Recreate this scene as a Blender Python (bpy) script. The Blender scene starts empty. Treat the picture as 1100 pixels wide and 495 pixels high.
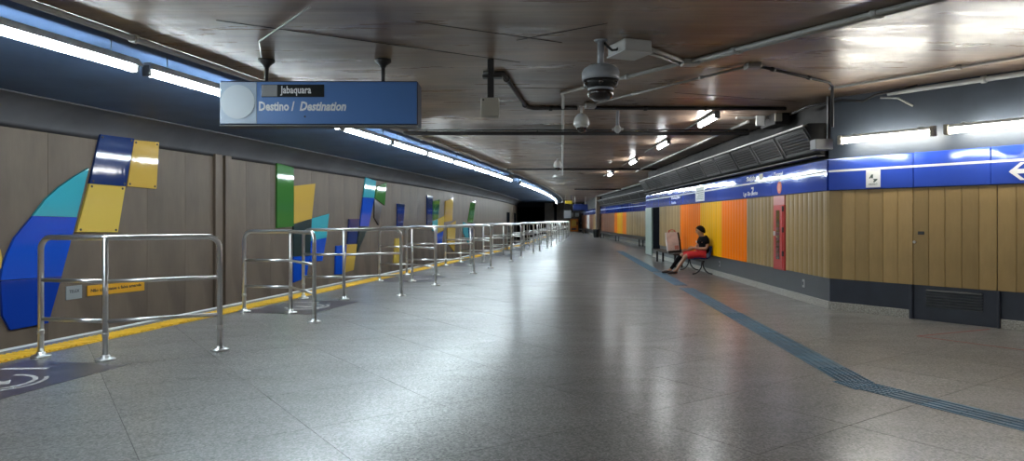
import bpy, bmesh, math, random
from mathutils import Vector, Matrix

# ------------------------------------------------------------------ camera, world, exposure
S = bpy.context.scene
COL = S.collection
cam_d = bpy.data.cameras.new('camera')
cam_d.sensor_width = 36.0
cam_d.lens = 740.0 / 1100.0 * 36.0
cam_d.shift_y = -12.0 / 1100.0
cam_d.clip_end = 400
cam = bpy.data.objects.new('camera', cam_d)
cam.location = (0, 0, 1.45)
cam.rotation_euler = (math.pi / 2, 0, 0)
COL.objects.link(cam)
S.camera = cam

w = bpy.data.worlds.new('world'); S.world = w
w.use_nodes = True
w.node_tree.nodes['Background'].inputs[0].default_value = (0.55, 0.65, 0.85, 1)
w.node_tree.nodes['Background'].inputs[1].default_value = 0.02

S.view_settings.view_transform = 'Standard'
S.view_settings.look = 'None'
S.view_settings.gamma = 1.0
S.view_settings.use_curve_mapping = False
S.view_settings.exposure = 2.5
S.cycles.use_denoising = True
S.cycles.max_bounces = 10
S.cycles.diffuse_bounces = 5
S.cycles.glossy_bounces = 4
S.cycles.sample_clamp_indirect = 6.0
S.cycles.caustics_reflective = False
S.cycles.caustics_refractive = False

EDGE_LAMP = 12.0      # strength of the tubes over the platform edge
WALL_LAMP = 11.0       # tubes over the near right wall
CEIL_LAMP = 12.0       # small tubes on the ceiling
CEIL = 3.4
PI = math.pi
random.seed(7)

# ------------------------------------------------------------------ layout curve of the platform edge
def XL(y): return -6.62 + 0.235 * y - 0.00115 * y * y
def TN(y):
    s = 0.235 - 0.0023 * y
    l = math.hypot(1, s)
    return Vector((s / l, 1 / l, 0)), Vector((1 / l, -s / l, 0))
def LP(y, off, z=0.0):
    t, n = TN(y)
    return Vector((XL(y), y, 0)) + n * off + Vector((0, 0, z))
def LW(Z, off, z=0.0):           # the same, by true distance Z instead of the curve's own parameter
    y = Z
    for _ in range(6): y = Z - TN(y)[1].y * off
    return LP(y, off, z)
def LA(y):                       # heading of the curve, rotation about z of local +y
    t, n = TN(y)
    return -math.atan2(t.x, t.y)

# ------------------------------------------------------------------ mesh helpers
class MB:
    def __init__(s): s.v = []; s.f = []; s.sm = []
    def add(s, vs, fs, smooth=False):
        b = len(s.v); s.v += [tuple(p) for p in vs]
        for f in fs: s.f.append(tuple(b + i for i in f)); s.sm.append(smooth)
        return s
    def box(s, x0, x1, y0, y1, z0, z1):
        return s.add([(x0,y0,z0),(x1,y0,z0),(x1,y1,z0),(x0,y1,z0),(x0,y0,z1),(x1,y0,z1),(x1,y1,z1),(x0,y1,z1)],
              [(0,3,2,1),(4,5,6,7),(0,1,5,4),(1,2,6,5),(2,3,7,6),(3,0,4,7)])
    def bbox(s, x0, x1, y0, y1, z0, z1, b=0.01):     # bevelled box
        c = [(x0,x1),(y0,y1),(z0,z1)]
        vs = []; idx = {}
        for i in (0,1):
            for j in (0,1):
                for k in (0,1):
                    p = (c[0][i], c[1][j], c[2][k]); sg = (1-2*i, 1-2*j, 1-2*k)
                    for a in range(3):
                        q = [p[m] + (sg[m]*b if m != a else 0) for m in range(3)]
                        idx[(i,j,k,a)] = len(vs); vs.append(q)
        fs = []
        for a in range(3):
            o = [m for m in range(3) if m != a]
            for e in (0,1):
                loop = []
                for (p,q) in ((0,0),(1,0),(1,1),(0,1)):
                    ijk = [0,0,0]; ijk[a] = e; ijk[o[0]] = p; ijk[o[1]] = q
                    loop.append(idx[(*ijk, a)])
                fs.append(tuple(loop))
        for a in range(3):                              # edges along axis a
            o = [m for m in range(3) if m != a]
            for p in (0,1):
                for q in (0,1):
                    r = []
                    for e, fa in ((0,o[0]),(1,o[0]),(1,o[1]),(0,o[1])):
                        ijk = [0,0,0]; ijk[a] = e; ijk[o[0]] = p; ijk[o[1]] = q
                        r.append(idx[(*ijk, fa)])
                    fs.append(tuple(r))
        for i in (0,1):
            for j in (0,1):
                for k in (0,1): fs.append(tuple(idx[(i,j,k,a)] for a in range(3)))
        return s.add(vs, fs)
    def prism(s, pts, a, b):
        """pts: list of 3D points of a polygon; a,b: vectors added for the two caps"""
        n = len(pts); a = Vector(a); b = Vector(b)
        vs = [Vector(p) + a for p in pts] + [Vector(p) + b for p in pts]
        fs = [tuple(range(n))[::-1], tuple(range(n, 2*n))] + [(i, (i+1) % n, n + (i+1) % n, n + i) for i in range(n)]
        return s.add(vs, fs)
    def tube(s, path, r, n=10, cap=True):
        P = [Vector(p) for p in path]; m = len(P); vs = []; fs = []
        R = r if isinstance(r, (list, tuple)) else [r] * m
        up = None
        for i in range(m):
            d = (P[min(i+1, m-1)] - P[max(i-1, 0)]).normalized()
            if up is None:
                up = Vector((0,0,1)) if abs(d.z) < .9 else Vector((1,0,0))
            a = d.cross(up)
            if a.length < 1e-5: a = d.cross(Vector((0,1,0)))
            a.normalize(); b = a.cross(d).normalized(); up = b
            for k in range(n):
                q = 2*PI*k/n
                vs.append(P[i] + (a*math.cos(q) + b*math.sin(q)) * R[i])
        for i in range(m-1):
            for k in range(n):
                fs.append((i*n+k, i*n+(k+1) % n, (i+1)*n+(k+1) % n, (i+1)*n+k))
        s.add(vs, fs, True)
        if cap:
            b = len(s.v) - len(vs)
            s.f.append(tuple(b + k for k in range(n))[::-1]); s.sm.append(False)
            s.f.append(tuple(b + (m-1)*n + k for k in range(n))); s.sm.append(False)
        return s
    def lathe(s, prof, c=(0,0,0), n=24, ax='z'):
        vs = []; fs = []
        for (r, z) in prof:
            for k in range(n):
                q = 2*PI*k/n
                vs.append((c[0] + r*math.cos(q), c[1] + r*math.sin(q), c[2] + z))
        for i in range(len(prof)-1):
            for k in range(n):
                fs.append((i*n+k, i*n+(k+1) % n, (i+1)*n+(k+1) % n, (i+1)*n+k))
        s.add(vs, fs, True)
        b = len(s.v) - len(vs)
        s.f.append(tuple(b + k for k in range(n))[::-1]); s.sm.append(False)
        s.f.append(tuple(b + (len(prof)-1)*n + k for k in range(n))); s.sm.append(False)
        return s
    def ball(s, c, rx, ry, rz, n=16, m=10):
        prof = [(math.sin(PI*(i+.02)/(m+.04)), -math.cos(PI*(i+.02)/(m+.04))) for i in range(m+1)]
        b = len(s.v); s.lathe(prof, n=n)
        for i in range(b, len(s.v)):
            x, y, z = s.v[i]; s.v[i] = (c[0]+x*rx, c[1]+y*ry, c[2]+z*rz)
        return s
    def xf(s, M):
        s.v = [tuple(M @ Vector(p)) for p in s.v]; return s
    def mesh(s, name, mat):
        me = bpy.data.meshes.new(name)
        me.from_pydata(s.v, [], s.f)
        me.polygons.foreach_set('use_smooth', s.sm)
        me.update()
        bm = bmesh.new(); bm.from_mesh(me); bmesh.ops.recalc_face_normals(bm, faces=bm.faces[:]); bm.to_mesh(me); bm.free()
        if mat: me.materials.append(mat)
        return me

def link(name, me, parent=None, loc=None, rz=0.0):
    o = bpy.data.objects.new(name, me); COL.objects.link(o)
    if parent: o.parent = parent
    if loc is not None: o.location = loc
    if rz: o.rotation_euler = (0, 0, rz)
    return o
def obj(name, mb, mat, parent=None, loc=None, rz=0.0):
    return link(name, mb.mesh(name, mat), parent, loc, rz)
def wobj(name, mb, mat, parent):
    """mb in world coordinates, parent an unrotated Empty"""
    mb.xf(Matrix.Translation(-parent.location)); return obj(name, mb, mat, parent)
def tag(o, label, cat, group=None):
    o['label'] = label; o['category'] = cat
    if group: o['group'] = group
    return o
def thing(name, label, cat, loc=(0,0,0), rz=0.0, group=None):
    o = bpy.data.objects.new(name, None); COL.objects.link(o)
    o.empty_display_size = .1
    o.location = loc; o.rotation_euler = (0, 0, rz)
    return tag(o, label, cat, group)
def struct(o, label=None, cat=None):
    o['kind'] = 'structure'
    if label: o['label'] = label
    if cat: o['category'] = cat
    return o
def copy_tree(o, parent=None):
    c = o.copy(); COL.objects.link(c); c.parent = parent
    for ch in list(o.children): copy_tree(ch, c)
    return c
ONES = ['', 'first', 'second', 'third', 'fourth', 'fifth', 'sixth', 'seventh', 'eighth', 'ninth', 'tenth', 'eleventh', 'twelfth',
        'thirteenth', 'fourteenth', 'fifteenth', 'sixteenth', 'seventeenth', 'eighteenth', 'nineteenth']
TENS = {20: 'twent', 30: 'thirt', 40: 'fort', 50: 'fift'}
def ordinal(k):
    if k < 20: return ONES[k]
    t = k // 10 * 10
    return TENS[t] + 'ieth' if k == t else TENS[t] + 'y-' + ONES[k - t]

# ------------------------------------------------------------------ materials
MATS = {}
def mat(name, col, rough=.5, metal=0.0, var=0.0, vscale=(3,3,3), bump=0.0, bscale=(20,20,20), rvar=0.0, emit=0.0, coat=0.0, rand=0.0, spec=.5, detail=4, crough=.1):
    m = bpy.data.materials.new(name); m.use_nodes = True
    nt = m.node_tree; N = nt.nodes; L = nt.links
    b = N['Principled BSDF']
    b.inputs['Base Color'].default_value = (*col, 1); b.inputs['Roughness'].default_value = rough
    b.inputs['Metallic'].default_value = metal
    b.inputs['Specular IOR Level'].default_value = spec
    b.inputs['Coat Weight'].default_value = coat; b.inputs['Coat Roughness'].default_value = crough
    if emit:
        b.inputs['Emission Color'].default_value = (*col, 1); b.inputs['Emission Strength'].default_value = emit
    def noise(scale, det=detail):
        tc = N.new('ShaderNodeTexCoord'); mp = N.new('ShaderNodeMapping'); mp.inputs['Scale'].default_value = scale
        no = N.new('ShaderNodeTexNoise'); no.inputs['Scale'].default_value = 1; no.inputs['Detail'].default_value = det; no.inputs['Roughness'].default_value = .6
        L.new(tc.outputs['Object'], mp.inputs[0]); L.new(mp.outputs[0], no.inputs['Vector']); return no
    last = None
    if var:
        no = noise(vscale)
        mr = N.new('ShaderNodeMapRange'); mr.inputs['From Min'].default_value = .3; mr.inputs['From Max'].default_value = .7
        mr.inputs['To Min'].default_value = 1 - var; mr.inputs['To Max'].default_value = 1 + var
        L.new(no.outputs['Fac'], mr.inputs['Value']); last = mr.outputs[0]
    if rand:
        oi = N.new('ShaderNodeObjectInfo'); mr = N.new('ShaderNodeMapRange')
        mr.inputs['To Min'].default_value = 1 - rand; mr.inputs['To Max'].default_value = 1 + rand
        L.new(oi.outputs['Random'], mr.inputs['Value'])
        if last:
            mu = N.new('ShaderNodeMath'); mu.operation = 'MULTIPLY'; L.new(last, mu.inputs[0]); L.new(mr.outputs[0], mu.inputs[1]); last = mu.outputs[0]
        else: last = mr.outputs[0]
    if last:
        vm = N.new('ShaderNodeVectorMath'); vm.operation = 'SCALE'; vm.inputs[0].default_value = col
        L.new(last, vm.inputs['Scale']); L.new(vm.outputs[0], b.inputs['Base Color'])
    if rvar:
        no = noise(tuple(v * .7 for v in vscale)); mr = N.new('ShaderNodeMapRange')
        mr.inputs['From Min'].default_value = .3; mr.inputs['From Max'].default_value = .7
        mr.inputs['To Min'].default_value = max(.03, rough - rvar); mr.inputs['To Max'].default_value = rough + rvar
        L.new(no.outputs['Fac'], mr.inputs['Value']); L.new(mr.outputs[0], b.inputs['Roughness'])
    if bump:
        no = noise(bscale); bp = N.new('ShaderNodeBump'); bp.inputs['Strength'].default_value = bump; bp.inputs['Distance'].default_value = .01
        L.new(no.outputs['Fac'], bp.inputs['Height']); L.new(bp.outputs[0], b.inputs['Normal'])
    MATS[name] = m
    return m

def floor_material(name):
    m = bpy.data.materials.new(name); m.use_nodes = True
    nt = m.node_tree; N = nt.nodes; L = nt.links; b = N['Principled BSDF']
    g = N.new('ShaderNodeNewGeometry')
    def rng(src, f0, f1, t0, t1):
        r = N.new('ShaderNodeMapRange'); r.inputs['From Min'].default_value = f0; r.inputs['From Max'].default_value = f1
        r.inputs['To Min'].default_value = t0; r.inputs['To Max'].default_value = t1; L.new(src, r.inputs['Value']); return r.outputs[0]
    def noi(sc, det=3, rot=0.0):
        mp = N.new('ShaderNodeMapping'); mp.inputs['Scale'].default_value = sc; mp.inputs['Rotation'].default_value = (0, 0, rot)
        L.new(g.outputs['Position'], mp.inputs[0])
        n = N.new('ShaderNodeTexNoise'); n.inputs['Scale'].default_value = 1; n.inputs['Detail'].default_value = det; L.new(mp.outputs[0], n.inputs['Vector'])
        return n.outputs['Fac']
    def mul(a, c):
        k = N.new('ShaderNodeMath'); k.operation = 'MULTIPLY'; L.new(a, k.inputs[0]); L.new(c, k.inputs[1]); return k.outputs[0]
    vo = N.new('ShaderNodeTexVoronoi'); vo.inputs['Scale'].default_value = 70; L.new(g.outputs['Position'], vo.inputs['Vector'])
    chips = rng(vo.outputs['Color'], .0, 1.0, .30, 1.90)
    vo2 = N.new('ShaderNodeTexVoronoi'); vo2.inputs['Scale'].default_value = 130; L.new(g.outputs['Position'], vo2.inputs['Vector'])
    chips2 = rng(vo2.outputs['Color'], .0, 1.0, .7, 1.3)
    cloud = rng(noi((.35, .35, .35)), .3, .7, .8, 1.2)
    wear = rng(noi((1.3, 7, 1), 5, 0.61), .70, .86, 1.0, 1.5)
    oi = N.new('ShaderNodeObjectInfo'); tint = rng(oi.outputs['Random'], 0, 1, .93, 1.07)
    val = mul(mul(mul(chips, chips2), mul(cloud, wear)), tint)
    vm = N.new('ShaderNodeVectorMath'); vm.operation = 'SCALE'; vm.inputs[0].default_value = (.148, .140, .131)
    L.new(val, vm.inputs['Scale']); L.new(vm.outputs[0], b.inputs['Base Color'])
    ro = rng(noi((.8, 3.0, 1), 5, 0.61), .3, .7, .34, .46)
    L.new(ro, b.inputs['Roughness'])
    b.inputs['Specular IOR Level'].default_value = .6
    b.inputs['Coat Weight'].default_value = .5; b.inputs['Coat Roughness'].default_value = .22; b.inputs['Coat IOR'].default_value = 1.5
    bp = N.new('ShaderNodeBump'); bp.inputs['Strength'].default_value = .09; bp.inputs['Distance'].default_value = .004
    L.new(vo.outputs['Distance'], bp.inputs['Height']); L.new(bp.outputs[0], b.inputs['Normal'])
    MATS[name] = m; return m

def ceiling_material(name):
    m = bpy.data.materials.new(name); m.use_nodes = True
    nt = m.node_tree; N = nt.nodes; L = nt.links; b = N['Principled BSDF']
    g = N.new('ShaderNodeNewGeometry')
    def rng(src, f0, f1, t0, t1):
        r = N.new('ShaderNodeMapRange'); r.inputs['From Min'].default_value = f0; r.inputs['From Max'].default_value = f1
        r.inputs['To Min'].default_value = t0; r.inputs['To Max'].default_value = t1; L.new(src, r.inputs['Value']); return r.outputs[0]
    def noi(sc, det=4, rough=.55):
        mp = N.new('ShaderNodeMapping'); mp.inputs['Scale'].default_value = sc
        L.new(g.outputs['Position'], mp.inputs[0])
        n = N.new('ShaderNodeTexNoise'); n.inputs['Scale'].default_value = 1; n.inputs['Detail'].default_value = det; n.inputs['Roughness'].default_value = rough
        L.new(mp.outputs[0], n.inputs['Vector']); return n.outputs['Fac']
    def mul(a, c):
        k = N.new('ShaderNodeMath'); k.operation = 'MULTIPLY'; L.new(a, k.inputs[0]); L.new(c, k.inputs[1]); return k.outputs[0]
    cloud = rng(noi((.5, .8, 1), 5), .3, .7, .55, 1.45)
    streak = rng(noi((.5, 9, 1), 5, .7), .3, .7, .75, 1.25)
    cr = N.new('ShaderNodeValToRGB'); cr.color_ramp.elements[0].position = .35; cr.color_ramp.elements[1].position = .7
    cr.color_ramp.elements[0].color = (.24, .155, .098, 1); cr.color_ramp.elements[1].color = (.40, .315, .24, 1)
    L.new(noi((.35, .5, 1), 3), cr.inputs[0])
    vm = N.new('ShaderNodeVectorMath'); vm.operation = 'SCALE'; L.new(cr.outputs[0], vm.inputs[0]); L.new(mul(cloud, streak), vm.inputs['Scale'])
    L.new(vm.outputs[0], b.inputs['Base Color'])
    L.new(rng(noi((.9, 5, 1), 5), .3, .7, .24, .42), b.inputs['Roughness'])
    b.inputs['Specular IOR Level'].default_value = .5
    bp = N.new('ShaderNodeBump'); bp.inputs['Strength'].default_value = .22; bp.inputs['Distance'].default_value = .02
    L.new(noi((.7, 7, 1), 5, .5), bp.inputs['Height']); L.new(bp.outputs[0], b.inputs['Normal'])
    MATS[name] = m; return m

M_floor = floor_material('speckled_terrazzo')
M_joint = mat('floor_joint', (.035, .034, .033), .8)
M_ceil = ceiling_material('sooty_glossy_ceiling')
M_conc = mat('board_formed_concrete', (.158, .117, .084), .55, var=.3, vscale=(.9, .9, .35), bump=.35, bscale=(9, 9, 1.5), rand=.05, spec=.4)
M_concgap = mat('concrete_joint', (.05, .045, .04), .9)
M_haunch = mat('dark_cove_concrete', (.074, .072, .078), .6, var=.3, vscale=(.7, .7, .7))  # cove concrete, darker and greyer than the wall panels below
M_soffit = mat('dark_track_soffit', (.065, .115, .22), .6, var=.3, vscale=(.6, .6, .6), bump=.2, bscale=(4, 4, 4))  # blue in the base colour imitates the lamps' cool tint and halo
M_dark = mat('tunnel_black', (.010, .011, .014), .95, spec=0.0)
M_nosing = mat('pale_edge_stone', (.60, .59, .57), .5, var=.15, vscale=(4, 4, 4))
M_yellow = mat('yellow_tactile_rubber', (.72, .43, .03), .5, var=.2, vscale=(6, 6, 6), rand=.08)
M_blue_t = mat('blue_tactile_rubber', (.032, .125, .205), .45, var=.35, vscale=(5, 5, 5), rand=.18)
M_steel = mat('brushed_steel', (.66, .65, .63), .3, 1.0)
M_mat = mat('dark_floor_vinyl', (.06, .05, .065), .3, var=.15, vscale=(6, 6, 6))
M_matwhite = mat('worn_white_vinyl', (.5, .48, .47), .5, var=.3, vscale=(20, 20, 20))
M_wood = mat('tan_enamel_plank', (.385, .258, .108), .36, var=.18, vscale=(3, 3, .8), rand=.17, spec=.25)
M_orange = mat('orange_enamel_plank', (.95, .205, .0), .35, rand=.05, spec=.1)
M_yelw = mat('yellow_enamel_plank', (.90, .46, .0), .35, rand=.05, spec=.1)
M_redw = mat('rust_enamel_plank', (.24, .10, .055), .33, rand=.1)
M_blue = mat('glossy_blue_panel', (.032, .08, .47), .06, var=.08, vscale=(1, 1, 1), coat=.5, crough=.05, bump=.7, bscale=(1.5, 1.5, 1.5), detail=1, rand=.05)
M_white = mat('white_enamel', (.72, .73, .72), .4)
M_whitel = mat('white_lettering', (.78, .79, .80), .5)
M_navy = mat('dark_navy_base', (.022, .027, .042), .38, var=.2, vscale=(3, 3, 3))
M_slate = mat('slate_grey_base', (.036, .041, .048), .3, var=.2, vscale=(2, 2, 2))
M_gran = mat('pale_granite', (.36, .34, .30), .4, var=.45, vscale=(60, 60, 60), detail=2)
M_red = mat('red_enamel', (.50, .035, .03), .3)
M_pink = mat('reflection_pale_red', (.55, .22, .20), .3)  # paler red paints in a reflection across the top of the cabinet
M_black = mat('black_plastic', (.014, .014, .015), .35)
M_blackm = mat('black_iron', (.022, .02, .02), .5)
M_glass = mat('dark_glass', (.02, .012, .012), .08, coat=1)
M_grey = mat('grey_metal', (.22, .225, .23), .42)
M_greyd = mat('dark_grey_metal', (.045, .044, .043), .75, spec=.2, var=.2, vscale=(3, 3, 3))
M_gframe = mat('grille_frame_grey', (.10, .10, .097), .5)
M_grille = mat('louvre_grey', (.05, .05, .05), .5)
M_cond = mat('galvanised_conduit', (.40, .39, .37), .38, .35)
M_condw = mat('white_conduit', (.52, .52, .50), .4)
M_beige = mat('beige_plastic', (.42, .38, .31), .5)
M_camg = mat('camera_grey', (.36, .38, .41), .35)
M_camw = mat('camera_white', (.66, .66, .64), .35)
M_signb = mat('sign_blue', (.085, .20, .48), .3, coat=.2)
M_signg = mat('sign_pale_grey', (.34, .42, .52), .3)
M_signd = mat('sign_disc_grey', (.50, .56, .60), .3)
M_signside = mat('sign_dark_edge', (.02, .03, .07), .4)
M_led = mat('display_black', (.012, .016, .018), .2)
M_green_w = mat('pale_green_plate', (.33, .42, .36), .35)
A_navy = mat('art_navy', (.012, .035, .15), .06, spec=.4, bump=.16, bscale=(9, 9, 1.5), detail=2)
A_blue = mat('art_blue', (.010, .085, .55), .06, spec=.4, bump=.16, bscale=(9, 9, 1.5), detail=2)
A_deep = mat('art_deep_blue', (.010, .05, .36), .06, spec=.4, bump=.16, bscale=(9, 9, 1.5), detail=2)
A_teal = mat('art_teal', (.055, .42, .50), .06, spec=.4, bump=.16, bscale=(9, 9, 1.5), detail=2)
A_yel = mat('art_ochre', (.66, .42, .085), .06, spec=.4, bump=.16, bscale=(9, 9, 1.5), detail=2)
A_yel2 = mat('art_yellow', (.72, .50, .10), .06, spec=.4, bump=.16, bscale=(9, 9, 1.5), detail=2)
A_green = mat('art_green', (.055, .20, .04), .06, spec=.4, bump=.16, bscale=(9, 9, 1.5), detail=2)
A_dkg = mat('art_dark_green', (.008, .03, .032), .3)
A_dark = mat('art_dark_brown', (.03, .022, .02), .3)
A_edge = mat('art_edge_dark', (.02, .018, .016), .5)
ART = dict(navy=A_navy, blue=A_blue, deep=A_deep, teal=A_teal, yel=A_yel, yel2=A_yel2, green=A_green, dkg=A_dkg, dark=A_dark)
def lamp_mat(name, col, s):
    m = mat(name, col, .4)
    b = m.node_tree.nodes['Principled BSDF']; b.inputs['Emission Color'].default_value = (*col, 1); b.inputs['Emission Strength'].default_value = s
    return m
M_tube_e = lamp_mat('cool_white_tube', (.82, .94, 1.0), EDGE_LAMP)
M_tube_w = lamp_mat('neutral_white_tube', (1.0, .97, .86), WALL_LAMP)
M_tube_c = lamp_mat('ceiling_white_tube', (.95, .98, 1.0), CEIL_LAMP)

# ------------------------------------------------------------------ text
def text(name, s, size, M, material, parent, shear=0.0, width=None, bold=0.0):
    cu = bpy.data.curves.new(name, 'FONT'); cu.body = s; cu.size = size; cu.shear = shear; cu.extrude = .0015; cu.offset = bold
    cu.resolution_u = 2
    o = bpy.data.objects.new(name, cu); COL.objects.link(o)
    bpy.context.view_layer.update()
    me = bpy.data.meshes.new_from_object(o.evaluated_get(bpy.context.evaluated_depsgraph_get()))
    bpy.data.objects.remove(o); bpy.data.curves.remove(cu)
    if width:
        xs = [v.co.x for v in me.vertices]; k = width / (max(xs) - min(xs)); x0 = min(xs)
        for v in me.vertices: v.co.x = (v.co.x - x0) * k
    me.transform(M); me.materials.clear(); me.materials.append(material)
    me.name = name
    return link(name, me, parent)

# ================================================================== STRUCTURE
Y0, Y1 = -5.0, 82.0
ys = [Y0 + i * (Y1 - Y0) / 58 for i in range(59)]
def strip(o0, z0, o1, z1, ya=Y0, yb=Y1, k=58, thick=None):
    """surface swept along the edge curve between two (offset, z) lines, closed to a solid when thick is given"""
    mb = MB(); yy = [ya + i * (yb - ya) / k for i in range(k + 1)]
    prof = [(o0, z0), (o1, z1)]
    if thick: prof += [(o1 + thick[0], z1 + thick[1]), (o0 + thick[0], z0 + thick[1])]
    return sweep(prof, yy, closed=bool(thick))
def sweep(prof, yy, closed=True):
    mb = MB(); n = len(prof); vs = []
    for y in yy:
        for (o, z) in prof: vs.append(LP(y, o, z))
    fs = []
    for i in range(len(yy) - 1):
        for k in range(n if closed else n - 1):
            fs.append((i*n+k, i*n+(k+1) % n, (i+1)*n+(k+1) % n, (i+1)*n+k))
    if closed:
        fs.append(tuple(range(n))); fs.append(tuple((len(yy)-1)*n + k for k in range(n)))
    return mb.add(vs, fs)

# ---- floor: a bed with separate slabs on it
EDGE = -0.78
bed = MB(); n = len(ys)
vs = [LP(y, EDGE + .1, -.004) for y in ys] + [Vector((13, y, -.004)) for y in ys] + [LP(y, EDGE + .1, -.3) for y in ys] + [Vector((13, y, -.3)) for y in ys]
fs = []
for i in range(n - 1):
    fs += [(i, i+1, n+i+1, n+i), (2*n+i, 3*n+i, 3*n+i+1, 2*n+i+1), (i, 2*n+i, 2*n+i+1, i+1)]
bed.add(vs, fs)
floor = struct(obj('floor', bed, M_joint), 'dark grey speckled terrazzo platform floor with worn joints', 'floor')
D1 = Vector((.571, -.821, 0)); D2 = Vector((.821, .571, 0)); TS = 1.05; G = .004
def clip(poly, p, nrm):
    out = []
    for i in range(len(poly)):
        a, b = poly[i], poly[(i+1) % len(poly)]
        da, db = (a-p).dot(nrm), (b-p).dot(nrm)
        if da >= 0: out.append(a)
        if da * db < 0: out.append(a + (b-a) * (da/(da-db)))
    return out
full = None; rest = MB(); cand = []
rot = math.atan2(D2.y, D2.x)
for i in range(-70, 70):
    for j in range(-30, 110):
        c = D1 * (i * TS) + D2 * (j * TS)
        if c.y < Y0 or c.y > Y1 + .5 or c.x > 12: continue
        t, nn = TN(c.y); o = (c - LP(c.y, 0)).dot(nn)
        if o < EDGE - .6: continue
        if c.y > 13 and c.y < 27 and c.x > 6.2: continue
        if c.y > 28 and c.x > 8.9: continue
        wall_d = (c - Vector((5.13, 11.12, 0))).dot(Vector((.821, .571, 0)))
        if c.y < 11.2 and wall_d > .9: continue
        h = TS/2 - G/2
        poly = [c + D2*(-h) + D1*(-h), c + D2*h + D1*(-h), c + D2*h + D1*h, c + D2*(-h) + D1*h]
        cl = poly
        if o < EDGE + 1.0:
            cl = clip(poly, LP(c.y, EDGE + .12), nn)
            if len(cl) < 3: continue
        px = 550 + 740 * c.x / c.y if c.y > 2.2 else 9999
        vis = c.y > 2.6 and -80 < px < 1180
        cand.append((c.y if vis else 1e6 + c.y, c, cl, cl is poly))
cand.sort(key=lambda q: q[0])
for k, (d, c, cl, isfull) in enumerate(cand):
    if d < 1e6 and k < 290:
        if isfull:
            if full is None:
                h = TS/2 - G/2
                full = MB().box(-h, h, -h, h, -.03, 0).mesh('floor_slab', M_floor)
            link('floor_slab', full, floor, (c.x, c.y, 0), rot)
        else:
            mb = MB().prism([p - c for p in cl], (0,0,0), (0,0,-.03)); obj('floor_slab', mb, M_floor, floor, (c.x, c.y, 0))
    else: rest.prism(cl, (0,0,0), (0,0,-.03))
fr = obj('floor_slab_field', rest, M_floor, floor); fr['kind'] = 'stuff'

nosing = struct(obj('trim_1', sweep([(EDGE, .002), (EDGE+.115, .002), (EDGE+.115, -.25), (EDGE, -.25)], ys), M_nosing), 'pale stone edge of the platform', 'platform edge')
wall_pit = struct(obj('wall_platform_edge', sweep([(EDGE+.02, -.25), (EDGE+.3, -.25), (EDGE+.3, -1.5), (EDGE+.02, -1.5)], ys), M_concgap), 'dark wall under the platform edge', 'wall')
WO = -4.33; SZ = 3.50
ysl = [Y0 + i * (130 - Y0) / 90 for i in range(91)]
track = struct(obj('track_bed', sweep([(WO-.4, -1.2), (EDGE+.3, -1.2), (EDGE+.3, -1.5), (WO-.4, -1.5)], ysl), M_concgap), 'dark track bed beside the platform', 'track bed')

# ---- left wall: backing, panels, haunch, soffit over the track
wall_left = struct(obj('wall_left', sweep([(WO-.02, -1.2), (WO-.02, 3.65), (WO-.5, 3.65), (WO-.5, -1.2)], ys), M_concgap), 'brown board-formed concrete wall across the track', 'wall')
pw = 1.22; y = -4.4; NICHE = [(65.2, 68.8), (75.0, 79.3)]
while y < 81.0:
    nic = [q for q in NICHE if q[0] < y + pw/2 < q[1]]
    yy = [y + .003, y + pw - .003]
    if 16.9 < y + pw/2 < 17.6: pass
    if nic: prof = [(WO, 2.14), (WO, SZ-.49), (WO-.02, SZ-.49), (WO-.02, 2.14)]
    else: prof = [(WO, -1.2), (WO, SZ-.49), (WO-.02, SZ-.49), (WO-.02, -1.2)]
    ctr = LP(y + pw/2, WO)
    mb = sweep(prof, yy).xf(Matrix.Translation(-ctr)); obj('wall_panel', mb, M_conc, wall_left, ctr)
    y += pw
for (a, b) in NICHE:
    obj('dark_niche', sweep([(WO-.015, .9), (WO-.015, 2.14), (WO-.019, 2.14), (WO-.019, .9)], [a, b]), M_dark, wall_left)
cove = [(WO + .001 + .62*(1-math.cos(a)), SZ - .50 + .50*math.sin(a)) for a in [PI/2*i/8 for i in range(9)]]
hn = obj('haunch', sweep(cove + [(WO-.02, SZ+.02)], ys), M_haunch, wall_left)
for p in hn.data.polygons: p.use_smooth = True
# pilaster pair near the destination sign
for (a, b) in ((16.15, 16.42), (16.56, 16.80)):
    obj('pilaster', sweep([(WO-.01, -1.2), (WO+.07, -1.2), (WO+.07, SZ-.44), (WO-.01, SZ-.44)], [a, b]), M_conc, wall_left)

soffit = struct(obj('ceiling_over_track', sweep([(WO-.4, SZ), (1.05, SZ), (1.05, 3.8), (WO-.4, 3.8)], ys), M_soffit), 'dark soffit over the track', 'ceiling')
# tunnel beyond the platform end
ytun = [82 + i * 2 for i in range(25)]
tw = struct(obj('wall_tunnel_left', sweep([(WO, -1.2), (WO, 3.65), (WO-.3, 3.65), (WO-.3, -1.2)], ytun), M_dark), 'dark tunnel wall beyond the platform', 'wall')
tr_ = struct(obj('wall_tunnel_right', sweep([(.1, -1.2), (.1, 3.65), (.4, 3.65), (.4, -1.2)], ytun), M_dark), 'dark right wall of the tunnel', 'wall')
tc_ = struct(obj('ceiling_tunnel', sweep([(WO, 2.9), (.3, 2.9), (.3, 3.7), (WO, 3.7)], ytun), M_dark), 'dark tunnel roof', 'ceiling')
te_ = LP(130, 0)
struct(obj('wall_tunnel_end', MB().box(te_.x - 8, te_.x + 4, 130, 130.3, -1.3, 3.8), M_dark), 'darkness at the end of the tunnel', 'wall')

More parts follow.
